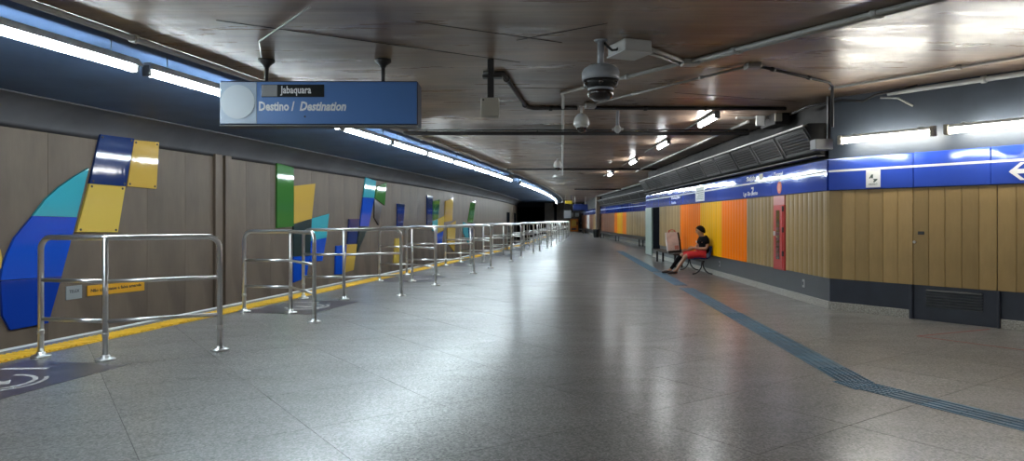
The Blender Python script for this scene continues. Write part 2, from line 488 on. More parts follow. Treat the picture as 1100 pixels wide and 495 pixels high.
# ---- platform ceiling
CO = 0.90
cb = MB(); vs = []
for y in ys: vs += [LP(y, CO, CEIL), Vector((13, y, CEIL)), LP(y, CO, CEIL + .35), Vector((13, y, CEIL + .35))]
fs = []
for i in range(n - 1):
    a = 4*i; fs += [(a, a+4, a+5, a+1), (a+2, a+3, a+7, a+6), (a, a+2, a+6, a+4), (a+1, a+5, a+7, a+3)]
fs += [(0, 1, 3, 2), (4*(n-1), 4*(n-1)+2, 4*(n-1)+3, 4*(n-1)+1)]
cb.add(vs, fs)
ceiling = struct(obj('ceiling', cb, M_ceil), 'glossy soot-stained brown concrete ceiling with board marks', 'ceiling')

# ---- wall frames on the right
class WF:
    """a straight wall: origin, direction u, outward normal nr (towards the platform)"""
    def __init__(s, p0, p1):
        s.p = Vector((p0[0], p0[1], 0)); e = Vector((p1[0], p1[1], 0)); s.L = (e - s.p).length
        s.u = (e - s.p).normalized(); a = Vector((-s.u.y, s.u.x, 0)); s.n = a if a.dot(Vector((0, 0, 0)) - s.p) > 0 else -a
        s.M = Matrix(((s.u.x, s.n.x, 0, s.p.x), (s.u.y, s.n.y, 0, s.p.y), (0, 0, 1, 0), (0, 0, 0, 1)))
    def at(s, t, o, z): return s.p + s.u * t + s.n * o + Vector((0, 0, z))
    def box(s, t0, t1, o0, o1, z0, z1, mb=None):
        q = MB().box(t0, t1, o0, o1, z0, z1).xf(s.M)
        if mb is None: return q
        return mb.add(q.v, q.f)
    def bbox(s, t0, t1, o0, o1, z0, z1, b=.008): return MB().bbox(t0, t1, o0, o1, z0, z1, b).xf(s.M)
    def tm(s, t, o, z, size=1):      # text matrix: x along wall as read from the platform
        zx = s.u if s.u.cross(Vector((0,0,1))).dot(s.n) > 0 else -s.u
        P = s.at(t, o, z)
        return Matrix(((zx.x, 0, s.n.x, P.x), (zx.y, 0, s.n.y, P.y), (0, 1, 0, P.z), (0, 0, 0, 1)))
ZB, ZW, ZT = .50, 1.905, 2.42        # top of the dark base, top of the planks, top of the blue band
PWD = .215
WN = WF((5.13, 11.12), (8.2, 6.715))       # near section, turned towards the camera (5.37 m)
WM = WF((5.13, 11.12), (5.548, 28.3))      # long section with the coloured planks
plank_cache = {}
def planks(wf, wall, t0, t1, m, wd=PWD, z0=ZB, z1=ZW):
    k = max(1, round((t1 - t0) / wd)); wd = (t1 - t0) / k
    key = (m.name, round(wd, 3), id(wf), z0, z1)
    if key not in plank_cache:
        h = wd/2 - .001; mb = MB()
        prof = [(-h, 0), (-h, .022), (-h+.004, .027), (h-.008, .030), (h-.002, .027), (h, .022), (h, 0)]
        if wf is not WN: prof = [(-h, 0), (-h, .010), (-h*.45, .028), (h*.2, .034), (h*.7, .028), (h, .010), (h, 0)]
        q = [Vector((a, b, z0)) for a, b in prof]
        mb.prism(q, (0,0,0), (0,0,z1-z0))
        R = wf.M.to_3x3().to_4x4(); plank_cache[key] = mb.xf(R).mesh('wood_plank', m)
    for i in range(k):
        link('wood_plank' if m is M_wood else 'coloured_plank', plank_cache[key], wall, wf.at(t0 + (i+.5)*wd, 0, 0))
def blue_band(wf, wall, ts, skip=()):
    for a, b in zip(ts[:-1], ts[1:]):
        obj('blue_panel', wf.bbox(a+.003, b-.003, 0, .045, ZW+.012, ZT, .006), M_blue, wall)
        obj('white_stripe', wf.box(a+.003, b-.003, .045, .0465, 2.205, 2.238), M_whitel, wall)

# near right wall
backN = MB(); WN.box(0, WN.L, -.3, 0, 0, ZT, backN)
wall_right_near = struct(obj('wall_right_near', backN, M_navy), 'tan plank wall under a blue band, nearest section on the right', 'wall')
obj('upper_wall', WN.box(-.02, WN.L, -.3, -.01, ZT, CEIL), mat('blue_grey_upper_wall', (.040, .052, .072), .5, var=.15, vscale=(2, 2, 2), bump=.1, bscale=(3, 3, 3)), wall_right_near)
DA, DB = 1.29, 2.365
planks(WN, wall_right_near, 0.0, DA, M_wood)
planks(WN, wall_right_near, DB, WN.L, M_wood)
blue_band(WN, wall_right_near, [0, 1.304, 2.29, 3.6, 4.6, WN.L])
for a, b in ((0, .62), (.625, DA-.05), (DB+.03, 3.4), (3.405, 4.5), (4.505, WN.L)):
    obj('skirting_stone', WN.bbox(a, b, 0, .02, 0, .126, .004), M_gran, wall_right_near)
# long right wall
backM = MB(); WM.box(0, WM.L, -2.2, 0, 0, ZT, backM)
wall_right = struct(obj('wall_right_long', backM, M_slate), 'long right wall of tan, orange and yellow planks under a glossy blue band', 'wall')
obj('upper_wall', WM.box(-.02, WM.L, -2.2, -.05, ZT, CEIL), MATS['dark_grey_metal'], wall_right)
tz = lambda Z: Z - 11.12
for a, b, m in ((0, 1.86, M_wood), (2.45, 4.18, M_wood), (4.18, 6.17, M_orange), (6.17, 8.32, M_yelw), (8.32, 10.88, M_orange), (10.88, 14.38, M_wood)):
    planks(WM, wall_right, a, b, m)
blue_band(WM, wall_right, [0, 2.55, 4.5, 6.45, 8.4, 10.4, 12.4, 14.4, 15.84, WM.L])
for i in range(9):
    a, b = i*1.76, min((i+1)*1.76 - .004, 15.84)
    obj('skirting_stone', WM.bbox(a, b, 0, .02, 0, .126, .004), M_gran, wall_right)
obj('dark_opening', WM.box(14.40, 15.80, 0, .004, .3, ZW), M_dark, wall_right)
obj('pale_corner_plate', WM.bbox(15.84, WM.L+.02, 0, .06, .04, ZW, .01), M_green_w, wall_right)
# far right walls
WFa = WF((7.25, 28.6), (7.35, 57.0)); WFb = WF((7.3, 57.8), (8.3, 82.0))
def far_wall(wf, nm, lab, segs, wall_z=ZT):
    bk = MB(); wf.box(0, wf.L, -1.0, 0, 0, ZT, bk)
    wl = struct(obj(nm, bk, M_slate), lab, 'wall')
    obj('upper_wall', wf.box(0, wf.L, -1.0, -.02, ZT, CEIL), M_greyd, wl)
    for a, b, m in segs: planks(wf, wl, a, b, m, wd=.86)
    k = int(wf.L // 3); blue_band(wf, wl, [i*wf.L/k for i in range(k+1)])
    k = int(wf.L // 4)
    for i in range(k): obj('skirting_stone', wf.bbox(i*wf.L/k+.003, (i+1)*wf.L/k, 0, .02, 0, .126, .004), M_gran, wl)
    return wl
wall_far = far_wall(WFa, 'wall_right_far', 'far right wall of brown planks with one orange and yellow stretch',
        [(0, 15.4, M_wood), (15.4, 16.9, M_orange), (16.9, 19.2, M_yelw), (19.2, 20.6, M_orange), (20.6, 28.3, M_redw)])
wall_end_side = far_wall(WFb, 'wall_right_farthest', 'farthest right wall of brown planks behind the square pillar', [(0, 6.0, M_wood), (6, 11, M_redw), (14.6, 24.1, M_redw)])
obj('white_plate', WFb.bbox(11.2, 14.4, 0, .04, ZB, ZW, .01), M_white, wall_end_side)
endw = struct(obj('wall_end', MB().box(3.9, 13.2, 82.0, 82.4, 0, CEIL), mat('end_wall_brown', (.10, .085, .07), .5, var=.3, vscale=(1, 1, 1))), 'dim brown wall closing the far end of the platform', 'wall')
pil = struct(obj('pillar', MB().bbox(6.92, 7.24, 56.6, 57.2, 0, CEIL, .03), M_conc), 'square concrete pillar beside the far right wall', 'pillar')
# behind the camera and far right the hall simply closes
struct(obj('wall_behind', MB().box(-12, 13.2, Y0-.3, Y0, -1.3, 3.8), M_conc), 'concrete wall closing the hall', 'wall')
struct(obj('wall_side', MB().box(13, 13.3, Y0, 9.0, 0, CEIL), M_conc), 'concrete side wall', 'wall')

# ---- flush door in the near wall
door = MB(); WN.box(DA+.004, DB-.004, 0, .012, .03, ZW, door)
door_1 = struct(obj('door_1', door, M_navy), 'flush service door of tan planks with dark louvred foot', 'door')
planks(WN, door_1, DA+.006, DB-.006, M_wood)
obj('door_jamb', WN.bbox(DA-.045, DA, 0, .05, 0, ZB, .005), M_navy, door_1)
obj('door_jamb', WN.bbox(DB, DB+.03, 0, .05, 0, ZB, .005), M_navy, door_1)
for i in range(7):
    z = .20 + i * .038
    q = MB().prism([Vector((DA+.18, .012, z)), Vector((DA+.18, .034, z-.006)), Vector((DA+.18, .034, z+.004)), Vector((DA+.18, .012, z+.022))], (0,0,0), (DB-DA-.36, 0, 0)).xf(WN.M)
    obj('louvre_slat', q, M_slate, door_1)
kn = WN.at(DA+.035, .03, 1.12)
obj('knob', MB().tube([kn, kn + WN.n*.03, kn + WN.n*.045], [.012, .022, .016], 12), M_steel, door_1)
obj('keyhole_plate', WN.bbox(DA+.07, DA+.16, .028, .036, 1.23, 1.275, .004), M_black, door_1)

# ================================================================== TACTILE STRIPS AND FLOOR MARKS
ts_ = thing('tactile_strip', 'yellow ribbed tactile strip running along the platform edge', 'tactile paving', (0, 0, 0))
tw_ = .36; tm_ = MB().box(-.17, .17, -tw_/2+.002, tw_/2-.002, 0, .006)
for i in range(5):
    yy = -tw_/2 + .036 + i * .072
    tm_.prism([Vector((-.155, yy-.022, .006)), Vector((-.155, yy-.012, .019)), Vector((-.155, yy+.012, .019)), Vector((-.155, yy+.022, .006))], (0,0,0), (.31, 0, 0))
tile_me = tm_.mesh('tactile_tile', M_yellow)
y = 3.2; k = 0
while y < 80:
    p = LP(y, -.285); link('tactile_tile', tile_me, ts_, p, LA(y)); y += tw_ * TN(y)[0].y; k += 1

bl = thing('guidance_strip', 'blue tactile guidance strip curving across the grey floor', 'tactile paving', (0, 0, 0))
bar = MB().box(-.15, .15, -.15, .15, 0, .003)
for i in range(4):
    x = -.105 + i*.07
    bar.prism([Vector((x-.018, -.148, .003)), Vector((x-.010, -.148, .009)), Vector((x+.010, -.148, .009)), Vector((x+.018, -.148, .003))], (0,0,0), (0, .296, 0))
bar_me = bar.mesh('bar_tile', M_blue_t)
dom = MB().box(-.15, .15, -.15, .15, 0, .003)
for i in range(6):
    for j in range(6):
        cx, cy = -.125+i*.05, -.125+j*.05
        dom.add([(cx-.016, cy-.016, .003), (cx+.016, cy-.016, .003), (cx+.016, cy+.016, .003), (cx-.016, cy+.016, .003),
                 (cx-.009, cy-.009, .009), (cx+.009, cy-.009, .009), (cx+.009, cy+.009, .009), (cx-.009, cy+.009, .009)],
                [(4,5,6,7), (0,1,5,4), (1,2,6,5), (2,3,7,6), (3,0,4,7)])
dom_me = dom.mesh('stud_tile', M_blue_t)
cor = Vector((3.06, 6.02, 0)); far = Vector((4.9, 31.5, 0)); e1 = Vector((.423, -.906, 0))
for i in range(1, 22):
    p = cor + e1 * ((.302) * i + .17); 
    if p.y < -.5: break
    link('bar_tile', bar_me, bl, p, math.atan2(e1.y, e1.x) - PI/2)
e2 = (far - cor).normalized(); ang2 = math.atan2(e2.y, e2.x) - PI/2
ang1 = math.atan2(e1.y, e1.x) + PI/2
for q, (dd_, an_) in enumerate(((e2*.24, ang2), (e2*.03 + Vector((-.02, -.01, 0)), (ang1 + ang2)/2), (e1*.18, ang1), (e2*.54, ang2))):
    link('stud_tile', dom_me, bl, cor + dd_ + Vector((0, 0, .0006*q)), an_)
k = 0; d = .842
while d < (far - cor).length:
    p = cor + e2 * d
    k += 1
    me = dom_me if k in (12, 13) else bar_me
    if not (k in (27, 28, 41)): link('bar_tile' if me is bar_me else 'stud_tile', me, bl, p, ang2)
    d += .302

def arc_ring(mb, cx, cy, r0, r1, a0, a1, z0, z1, n=24):
    for i in range(n):
        q0, q1 = a0 + (a1-a0)*i/n, a0 + (a1-a0)*(i+1)/n
        pts = [Vector((cx+r*math.cos(q), cy+r*math.sin(q), 0)) for r, q in ((r0, q0), (r1, q0), (r1, q1), (r0, q1))]
        mb.prism(pts, (0,0,z0), (0,0,z1))
DOORS = [(5.45, 7.27)] + [(10.83 + 5.38*i, 12.55 + 5.38*i) for i in range(11)]
for i, (a, b) in enumerate(DOORS):
    yc = (a + b) / 2 - .12; p = LP(yc, .62)
    near = 'cut by the left edge' if i == 0 else ('between second and third steel barriers' if i == 1 else ordinal(i+1) + ' along the edge from the camera')
    t = thing('floor_decal', 'dark vinyl mat with white rings, ' + near, 'floor marking', p, LA(yc), 'boarding mats at the train doors')
    L2 = (b - a) / 2 - .02
    obj('vinyl_sheet', MB().prism([Vector((-.58, -L2, 0)), Vector((.58, -L2, 0)), Vector((.58, L2, 0)), Vector((-.58, L2, 0))], (0,0,.0005), (0,0,.0025)), M_mat, t)
    if i < 4:
        mb = MB(); arc_ring(mb, 0, 0, .285, .325, -2.6, 1.9, .0025, .004); arc_ring(mb, 0, 0, .37, .405, -1.9, .9, .0025, .004)
        obj('ring', mb, M_matwhite, t)
        g_ = MB().prism([Vector(q) for q in ((-.16,-.05,0), (.05,-.05,0), (.05,-.12,0), (.17,0,0), (.05,.12,0), (.05,.05,0), (-.16,.05,0))], (0,0,.0025), (0,0,.004))
        obj('arrow', g_, M_matwhite, t)
        obj('mark', MB().prism([Vector(q) for q in ((-.46,.44,0), (-.05,.56,0), (-.05,.62,0), (-.46,.52,0))], (0,0,.0025), (0,0,.004)), M_matwhite, t)

tp = thing('floor_tape', 'thin red tape marking a corner on the floor before the service door', 'floor tape', (5.03, 8.55, 0))
for e in ((6.30, 9.09), (6.1, 7.02)):
    d_ = Vector((e[0]-5.03, e[1]-8.55, 0)); nn = Vector((-d_.y, d_.x, 0)).normalized()*.014
    obj('tape_line', MB().prism([nn, d_+nn, d_-nn, -nn], (0,0,.0005), (0,0,.002)), mat('red_tape', (.26, .035, .04), .6) if 'red_tape' not in MATS else MATS['red_tape'], tp)

# ================================================================== STEEL BARRIERS
def arc_pts(c, r, a0, a1, u, v, n=6):
    return [c + u*(r*math.cos(a0+(a1-a0)*i/n)) + v*(r*math.sin(a0+(a1-a0)*i/n)) for i in range(n+1)]
HR = 1.29
def make_barrier(sg):
    t = thing('steel_barrier', '', 'barrier', (0, 0, 0))
    Lp, Mp, Rp = Vector((0,0,0)), Vector((.80, 0, 0)), Vector((1.62, .72 if sg > 0 else -.80, 0)); zz = Vector((0,0,1)); r = .13
    d1 = (Mp-Lp).normalized(); d2 = (Rp-Mp).normalized(); zt = HR - .03
    path = [Lp + zz*.0, Lp + zz*(zt-r)] + arc_pts(Lp + d1*r + zz*(zt-r), r, PI, PI/2, d1, zz)[1:]
    path += [Mp - d1*.06 + zz*zt, Mp + (d2-d1)*.012 + zz*zt, Mp + d2*.06 + zz*zt]
    path += arc_pts(Rp - d2*r + zz*(zt-r), r, PI/2, 0, d2, zz) + [Rp]
    obj('frame_tube', MB().tube(path, .029, 10), M_steel, t)
    obj('post', MB().tube([Mp, Mp + zz*(zt-.01)], .027, 10), M_steel, t)
    for z in (.40, .81):
        obj('crossbar', MB().tube([Lp + zz*z, Mp + zz*z], .02, 8), M_steel, t)
        obj('crossbar', MB().tube([Mp + zz*z, Rp + zz*z], .02, 8), M_steel, t)
    for P in (Lp, Mp, Rp):
        bp = obj('base_plate', MB().lathe([(.098, 0), (.098, .014), (.085, .022), (.045, .026), (.042, .05), (.034, .055)], P, 16), M_steel, t)
        obj('sleeve', MB().lathe([(.033, .24), (.034, .245), (.034, .275), (.033, .28)], P, 12), M_steel, t)
    return t
pa, pb = make_barrier(1), make_barrier(-1)
pos = []
for i in range(12):
    if i: pos.append((10.83 + 5.38*(i-1), pb))
    pos.append((7.27 + 5.38*i, pa))
pos.append((5.45, pb)); pos = sorted([q for q in pos if q[0] < 71], key=lambda q: q[0])
used = set()
for i, (yy, pr) in enumerate(pos):
    o = pr if id(pr) not in used else copy_tree(pr); used.add(id(pr))
    o.location = LP(yy, 0); o.rotation_euler = (0, 0, LA(yy))
    if i == 0: lab = 'steel barrier just left of the camera, outside the photo'
    elif i == 1: lab = 'nearest steel barrier, large at the left, long arm bending away'
    elif i == 2: lab = 'second steel barrier along the yellow strip, long arm bending towards the camera'
    else: lab = 'steel tube barrier, %s from the camera, long arm bending %s' % (ordinal(i), 'away' if pr is pa else 'towards the camera')
    tag(o, lab, 'barrier', 'steel barriers along the platform edge')

# ================================================================== WALL MURALS
MUR = {
'first': ('big mural of blue, teal and yellow panels on the concrete wall at the left edge', [
  ('navy', [(13.47,3.11),(14.34,3.13),(14.12,2.13),(13.21,2.14)]), ('yel', [(14.345,3.1),(15.06,3.13),(14.98,2.11),(14.15,2.13)]),
  ('yel2', [(13.21,2.13),(14.1,2.12),(13.9,1.19),(12.91,1.21)]), ('teal', [(13.19,2.43),(12.91,1.49),(12.01,1.51),(12.26,1.81),(12.54,2.04),(12.85,2.24)]),
  ('blue', [(12.01,1.505),(12.92,1.485),(12.58,.41),(11.42,.44),(11.45,.65),(11.52,.84),(11.67,1.14)]), ('deep', [(11.42,.43),(12.58,.40),(12.31,-.4),(11.59,-.41),(11.45,-.15)]),
  ('yel2', [(10.6,1.0),(10.8,1.09),(11.1,1.09),(11.3,1.05),(11.41,.95),(11.44,.8),(11.42,.65),(11.34,.55),(11.1,.49),(10.7,.5)])]),
'second': ('mural of green, yellow, black and blue panels behind the second steel barrier', [
  ('green', [(19.86,3.07),(20.80,3.01),(20.80,1.24),(19.86,1.2)]), ('yel', [(20.83,2.46),(22.18,2.6),(21.94,1.48),(20.82,1.31)]),
  ('dkg', [(20.8,1.30),(21.94,1.47),(21.83,.3),(20.8,.34)]), ('teal', [(21.96,1.48),(23.17,1.64),(22.97,.85),(21.85,.76)]),
  ('blue', [(21.85,.75),(22.97,.84),(22.67,.09),(21.85,.11)]), ('blue', [(20.8,.33),(21.81,.29),(21.59,-.37),(20.8,-.46)])]),
'third': ('mural of slanting teal, blue, green and yellow panels left of the middle of the wall', [
  ('teal', [(26.32,3.05),(27.38,2.97),(27.17,2.29),(26.08,2.29)]), ('blue', [(26.08,2.28),(27.17,2.28),(26.61,1.18),(25.75,1.19)]),
  ('green', [(27.51,2.78),(28.56,2.98),(28.33,2.02),(27.25,2.29)]), ('dark', [(27.21,2.24),(28.05,2.0),(27.64,1.22),(27.19,1.51)]),
  ('navy', [(24.79,1.46),(25.72,1.47),(25.43,.555),(24.64,.57)]), ('dkg', [(25.76,1.17),(26.6,1.16),(25.55,.24),(25.5,.54)]),
  ('blue', [(23.71,.54),(24.56,.54),(24.42,-.48),(23.64,-.44)]), ('yel', [(24.59,.55),(25.49,.53),(25.16,-.4),(24.45,-.43)])]),
'fourth': ('narrow mural of one navy panel above one yellow panel on the concrete wall', [
  ('navy', [(29.87,2.13),(30.87,2.11),(30.62,1.14),(29.87,1.15)]), ('yel2', [(29.63,.63),(30.24,.61),(30.08,-.46),(29.4,-.41)])]),
'fifth': ('distant mural of navy, green and tall ochre panels on the concrete wall', [
  ('navy', [(34.39,2.64),(35.42,2.62),(35.35,1.07),(34.39,1.16)]), ('green', [(35.49,2.39),(36.85,2.51),(36.47,1.47),(35.46,1.39)]),
  ('teal', [(35.44,1.37),(36.45,1.45),(36.37,.75),(35.42,.85)]), ('yel2', [(36.51,1.46),(37.77,1.63),(37.59,.85),(36.43,.75)]),
  ('yel', [(38.08,2.46),(39.9,2.68),(39.67,1.37),(37.83,1.3)]), ('yel', [(38.51,1.04),(40.58,1.36),(40.26,-.43),(38.51,.12)]),
  ('blue', [(36.15,.67),(37.59,.8),(37.27,.08),(35.96,.21)])]),
'sixth': ('farthest small mural of green, teal and navy panels on the concrete wall', [
  ('green', [(45.17,2.55),(46.74,2.68),(45.72,1.17),(44.15,1.27)]), ('teal', [(42.71,1.28),(44.09,1.14),(44.45,-.19),(42.71,.61)]),
  ('navy', [(44.27,1.12),(45.72,1.11),(45.4,.19),(44.52,.22)])]),
}
for key, (lab, pans) in MUR.items():
    yc = sum(q[0] for _, p in pans for q in p) / sum(len(p) for _, p in pans)
    base = LW(yc, WO, 0); t = thing('wall_mural', lab, 'mural', base)
    for c, poly in pans:
        nn = TN(sum(q[0] for q in poly)/len(poly))[1]
        pts = [LW(yy, WO, zz) for yy, zz in poly]
        if len(poly) <= 10:
            pp = wobj(c_name := {'navy': 'navy_panel', 'blue': 'blue_panel', 'deep': 'deep_blue_panel', 'teal': 'teal_panel', 'yel': 'ochre_panel', 'yel2': 'yellow_panel', 'green': 'green_panel', 'dkg': 'dark_green_panel', 'dark': 'brown_panel'}[c],
                      MB().prism(pts, nn*.002, nn*.05), ART[c], t)
        if key == 'first' and len(poly) == 4:
            cy = sum(q[0] for q in poly)/4; cz = sum(q[1] for q in poly)/4
            for (yy, zz) in poly:
                q = LW(yy*.86 + cy*.14, WO, zz*.90 + cz*.10)
                wobj('bolt', MB().tube([q + nn*.05, q + nn*.058], .024, 8), A_edge, t)

sg_ = thing('wall_notice', 'small grey notice low on the concrete wall behind the nearest barrier', 'notice', LW(12.88, WO, -.04))
nn = TN(12.9)[1]
wobj('plate', MB().prism([LW(12.71, WO, -.04), LW(13.06, WO, -.04), LW(13.06, WO, .21), LW(12.71, WO, .21)], nn*.002, nn*.02), mat('notice_grey', (.33, .35, .35), .5), sg_)
def ltm(y, off, z):
    t, n = TN(y); P = LW(y, off, z)
    return Matrix(((t.x, 0, n.x, P.x), (t.y, 0, n.y, P.y), (0, 1, 0, P.z), (0, 0, 0, 1)))
M_ink = mat('dark_ink', (.03, .03, .035), .6)
text('lettering', 'TELEX', .085, Matrix.Translation(-sg_.location) @ ltm(12.77, WO+.021, .08), M_ink, sg_, width=.23)
ysg = thing('warning_plate', 'long yellow warning plate low on the concrete wall', 'sign', LW(13.9, WO, -.04))
wobj('plate', MB().prism([LW(13.19, WO, -.02), LW(14.66, WO, -.06), LW(14.66, WO, .14), LW(13.19, WO, .18)], nn*.002, nn*.02), mat('warning_yellow', (.78, .38, .02), .45), ysg)
text('lettering', 'Não ultrapasse a faixa amarela', .085, Matrix.Translation(-ysg.location) @ ltm(13.26, WO+.021, .045), M_ink, ysg, width=1.33, bold=.002)

# ================================================================== EDGE LAMPS
LZ, LO, PIT, LEN = 3.22, .30, 2.6, 2.5
lam = None; k = 0
def make_edge_lamp():
    t = thing('fluorescent_lamp', '', 'lamp')
    obj('housing', MB().prism([Vector((-.03, -LEN/2, .06)), Vector((.03, -LEN/2, .06)), Vector((.105, -LEN/2, .035)), Vector((.11, -LEN/2, .045)), Vector((.045, -LEN/2, .13)), Vector((-.045, -LEN/2, .13)), Vector((-.045, -LEN/2, .085))], (0,0,0), (0, LEN, 0)), M_white, t)  # platform-side wing added to shield the soffit strip from the tube
    obj('tube', MB().tube([(0, -LEN/2+.03, .015), (0, LEN/2-.03, .015)], .045, 12), M_tube_e, t)
    for s in (-1, 1):
        obj('end_cap', MB().bbox(-.055, .055, s*(LEN/2-.02)-.022, s*(LEN/2-.02)+.022, -.035, .10, .008), M_grey, t)
        obj('hanger', MB().tube([(0, s*LEN*.35, .13), (0, s*LEN*.35, SZ+.002-LZ)], .006, 6), M_grey, t)
    return t
yy = 9.62 - PIT*5; SKIP = [31.8]
while yy < 76:
    if not any(abs(yy - s) < 1.3 for s in SKIP):
        k += 1
        o = make_edge_lamp() if lam is None else copy_tree(lam)
        if lam is None: lam = o
        o.location = LP(yy, LO, LZ); o.rotation_euler = (0, 0, LA(yy))
        vis = yy + LEN/2 > 5.9
        tag(o, 'long cool-white tube lamp over the platform edge, %s along the row from behind the camera' % ordinal(k), 'lamp', 'tube lamps over the platform edge')
    yy += PIT
# conduit along the ceiling edge with couplings
def conduit(name, label, path, r, m, couplings=(), n=8, cat='conduit'):
    t = thing(name, label, cat, path[0])
    P = [Vector(p) for p in path]
    wobj('pipe', MB().tube(P, r, n), m, t)
    for (i, f) in couplings:
        a, b = P[i], P[i+1]; d = (b-a).normalized(); q = a + (b-a)*f
        wobj('coupling', MB().tube([q - d*.03, q + d*.03], r*1.45, n), m, t)
    return t
cc = [LP(y, CO+.04, CEIL-.037) for y in [3 + i*3 for i in range(26)]]
conduit('edge_conduit', 'long galvanised conduit along the ceiling edge beside the track', cc, .035, M_condw, [(i, .5) for i in range(0, 14)])

# ================================================================== DESTINATION SIGN
SY = 8.3
ds = thing('destination_sign', 'blue hanging train destination sign with pale disc, at upper left', 'sign', (-2.33, SY, 2.58))
sx0, sx1, sz0, sz1 = -3.52, -1.135, 2.585, 3.115
wobj('body', MB().bbox(sx0, sx1, SY, SY+.34, sz0, sz1, .012), M_signside, ds)
fp = wobj('front_panel', MB().bbox(sx0+.005, sx1-.01, SY-.012, SY+.004, sz0+.012, sz1-.012, .004), M_signb, ds)
wobj('pale_panel', MB().bbox(sx0+.008, sx0+.45, SY-.018, SY-.01, sz0+.015, sz1-.015, .003), M_signg, ds)
q = Vector((sx0+.225, SY-.018, (sz0+sz1)/2+.01)); wobj('disc', MB().tube([q, q + Vector((0, -.006, 0))], .205, 40), M_signd, ds)
wobj('display_window', MB().bbox(sx0+.505, sx0+1.26, SY-.02, SY-.01, sz1-.195, sz1-.045, .003), M_led, ds)
wobj('display_cover', MB().bbox(sx0+.515, sx0+.70, SY-.024, SY-.018, sz1-.19, sz1-.05, .003), M_grey, ds)
def sm(x, z, dy=.021): return Matrix(((1,0,0,x-ds.location.x), (0,0,-1,SY-dy-ds.location.y), (0,1,0,z-ds.location.z), (0,0,0,1)))
text('display_lettering', 'Jabaquara', .125, sm(sx0+.735, sz1-.15), M_whitel, ds, width=.37, bold=.002)
text('lettering', 'Destino /', .15, sm(sx0+.475, sz0+.175, .0135), M_whitel, ds, width=.43, bold=.005)
text('lettering', 'Destination', .15, sm(sx0+.965, sz0+.175, .0135), M_whitel, ds, shear=.25, width=.56, bold=.005)
wobj('screw', MB().tube([(sx0+1.03, SY-.01, sz0+.10), (sx0+1.03, SY-.02, sz0+.10)], .012, 8), M_blackm, ds)
wobj('lower_trim', MB().bbox(sx0, sx1, SY-.016, SY+.02, sz0-.012, sz0, .003), M_grey, ds)
for x in (-3.0, -1.575):
    wobj('rod', MB().tube([(x, SY+.12, sz1-.01), (x, SY+.12, CEIL-.04)], .024, 10), M_blackm, ds)
    wobj('flange', MB().lathe([(.028, -.10), (.045, -.07), (.10, -.03), (.10, 0)], (x, SY+.12, CEIL), 14), M_blackm, ds)

# ================================================================== CEILING FITTINGS
sp = thing('hanging_speaker', 'beige box hanging from a black post on the ceiling, centre', 'speaker', (-.26, 8.35, 2.69))
wobj('post', MB().bbox(-.30, -.22, 8.36, 8.44, 2.88, CEIL, .006), M_blackm, sp)
wobj('box', MB().bbox(-.375, -.155, 8.28, 8.46, 2.69, 2.915, .01), M_beige, sp)
wobj('clamp', MB().bbox(-.36, -.12, 8.33, 8.47, 3.17, 3.205, .006), M_blackm, sp)
wobj('screw', MB().tube([(-.345, 8.275, 2.885), (-.345, 8.285, 2.885)], .012, 8), M_blackm, sp)

def dome_cam(name, lab, c, zt, R, body_m, dome_m, big):
    t = thing(name, lab, 'camera', (c[0], c[1], zt))
    x, y_ = c
    wobj('mount', MB().lathe([(.06, -.02), (.075, 0)] if big else [(.035, -.02), (.045, 0)], (x, y_, CEIL), 16), M_camg if big else M_camw, t)
    if big:
        wobj('stem', MB().tube([(x, y_, CEIL-.015), (x, y_, zt+.36)], .036, 12), M_camg, t)
        wobj('housing', MB().lathe([(.05, .40), (.13, .385), (.185, .35), (.205, .31), (.205, .24), (.195, .225)], (x, y_, zt), 28), body_m, t)
        wobj('lens_ring', MB().lathe([(.193, .228), (.185, .18), (.15, .145), (.13, .135)], (x, y_, zt), 28), M_black, t)
        for i in range(6):
            a = 2*PI*i/6 + .4; q = Vector((x + .178*math.cos(a), y_ + .178*math.sin(a), zt + .185))
            wobj('lens', MB().ball(q, .028, .028, .028, 10, 6), M_glass, t)
        wobj('collar', MB().lathe([(.135, .15), (.14, .12), (.13, .105)], (x, y_, zt), 28), M_camg, t)
        wobj('dome', MB().lathe([(.14, .112), (.143, .08), (.127, .04), (.085, .012), (.03, 0)], (x, y_, zt), 28), M_glass, t)
    else:
        wobj('stem', MB().tube([(x, y_, CEIL-.015), (x, y_, zt+.30)], .022, 10), M_camw, t)
        wobj('housing', MB().lathe([(.03, .33), (.07, .315), (.115, .26), (.135, .19), (.135, .13), (.12, .115)], (x, y_, zt), 24), body_m, t)
        wobj('dome', MB().lathe([(.085, .117), (.085, .08), (.07, .035), (.045, .01), (.015, 0)], (x, y_, zt), 20), dome_m, t)
        wobj('trim_ring', MB().lathe([(.115, .118), (.11, .095), (.09, .085), (.086, .10)], (x, y_, zt), 20), M_camw, t)
    return t
dome_cam('surveillance_camera', 'large grey multi-lens security camera hanging from the ceiling', (.965, 7.5), 2.735, .2, M_camg, M_glass, True)
dome_cam('surveillance_camera', 'white dome security camera hanging below the dark ceiling pipe', (1.195, 11.85), 2.94, .13, M_camw, M_glass, False)
dome_cam('surveillance_camera', 'small distant dome security camera beyond the cross bar', (1.47, 22.2), 3.02, .13, M_camw, M_glass, False)
sn = thing('smoke_sensor', 'slim white sensor on a stem beside the white dome camera', 'sensor', (1.92, 12.4, 3.0))
wobj('stem', MB().bbox(1.875, 1.925, 12.37, 12.43, 3.12, CEIL, .008), M_camg, sn)
wobj('head', MB().lathe([(.02, .0), (.05, .03), (.075, .08), (.06, .10), (.03, .14)], (1.90, 12.4, 3.0), 16), M_camw, sn)
wobj('arm', MB().bbox(1.80, 2.0, 12.36, 12.44, 3.055, 3.09, .01), M_camw, sn)

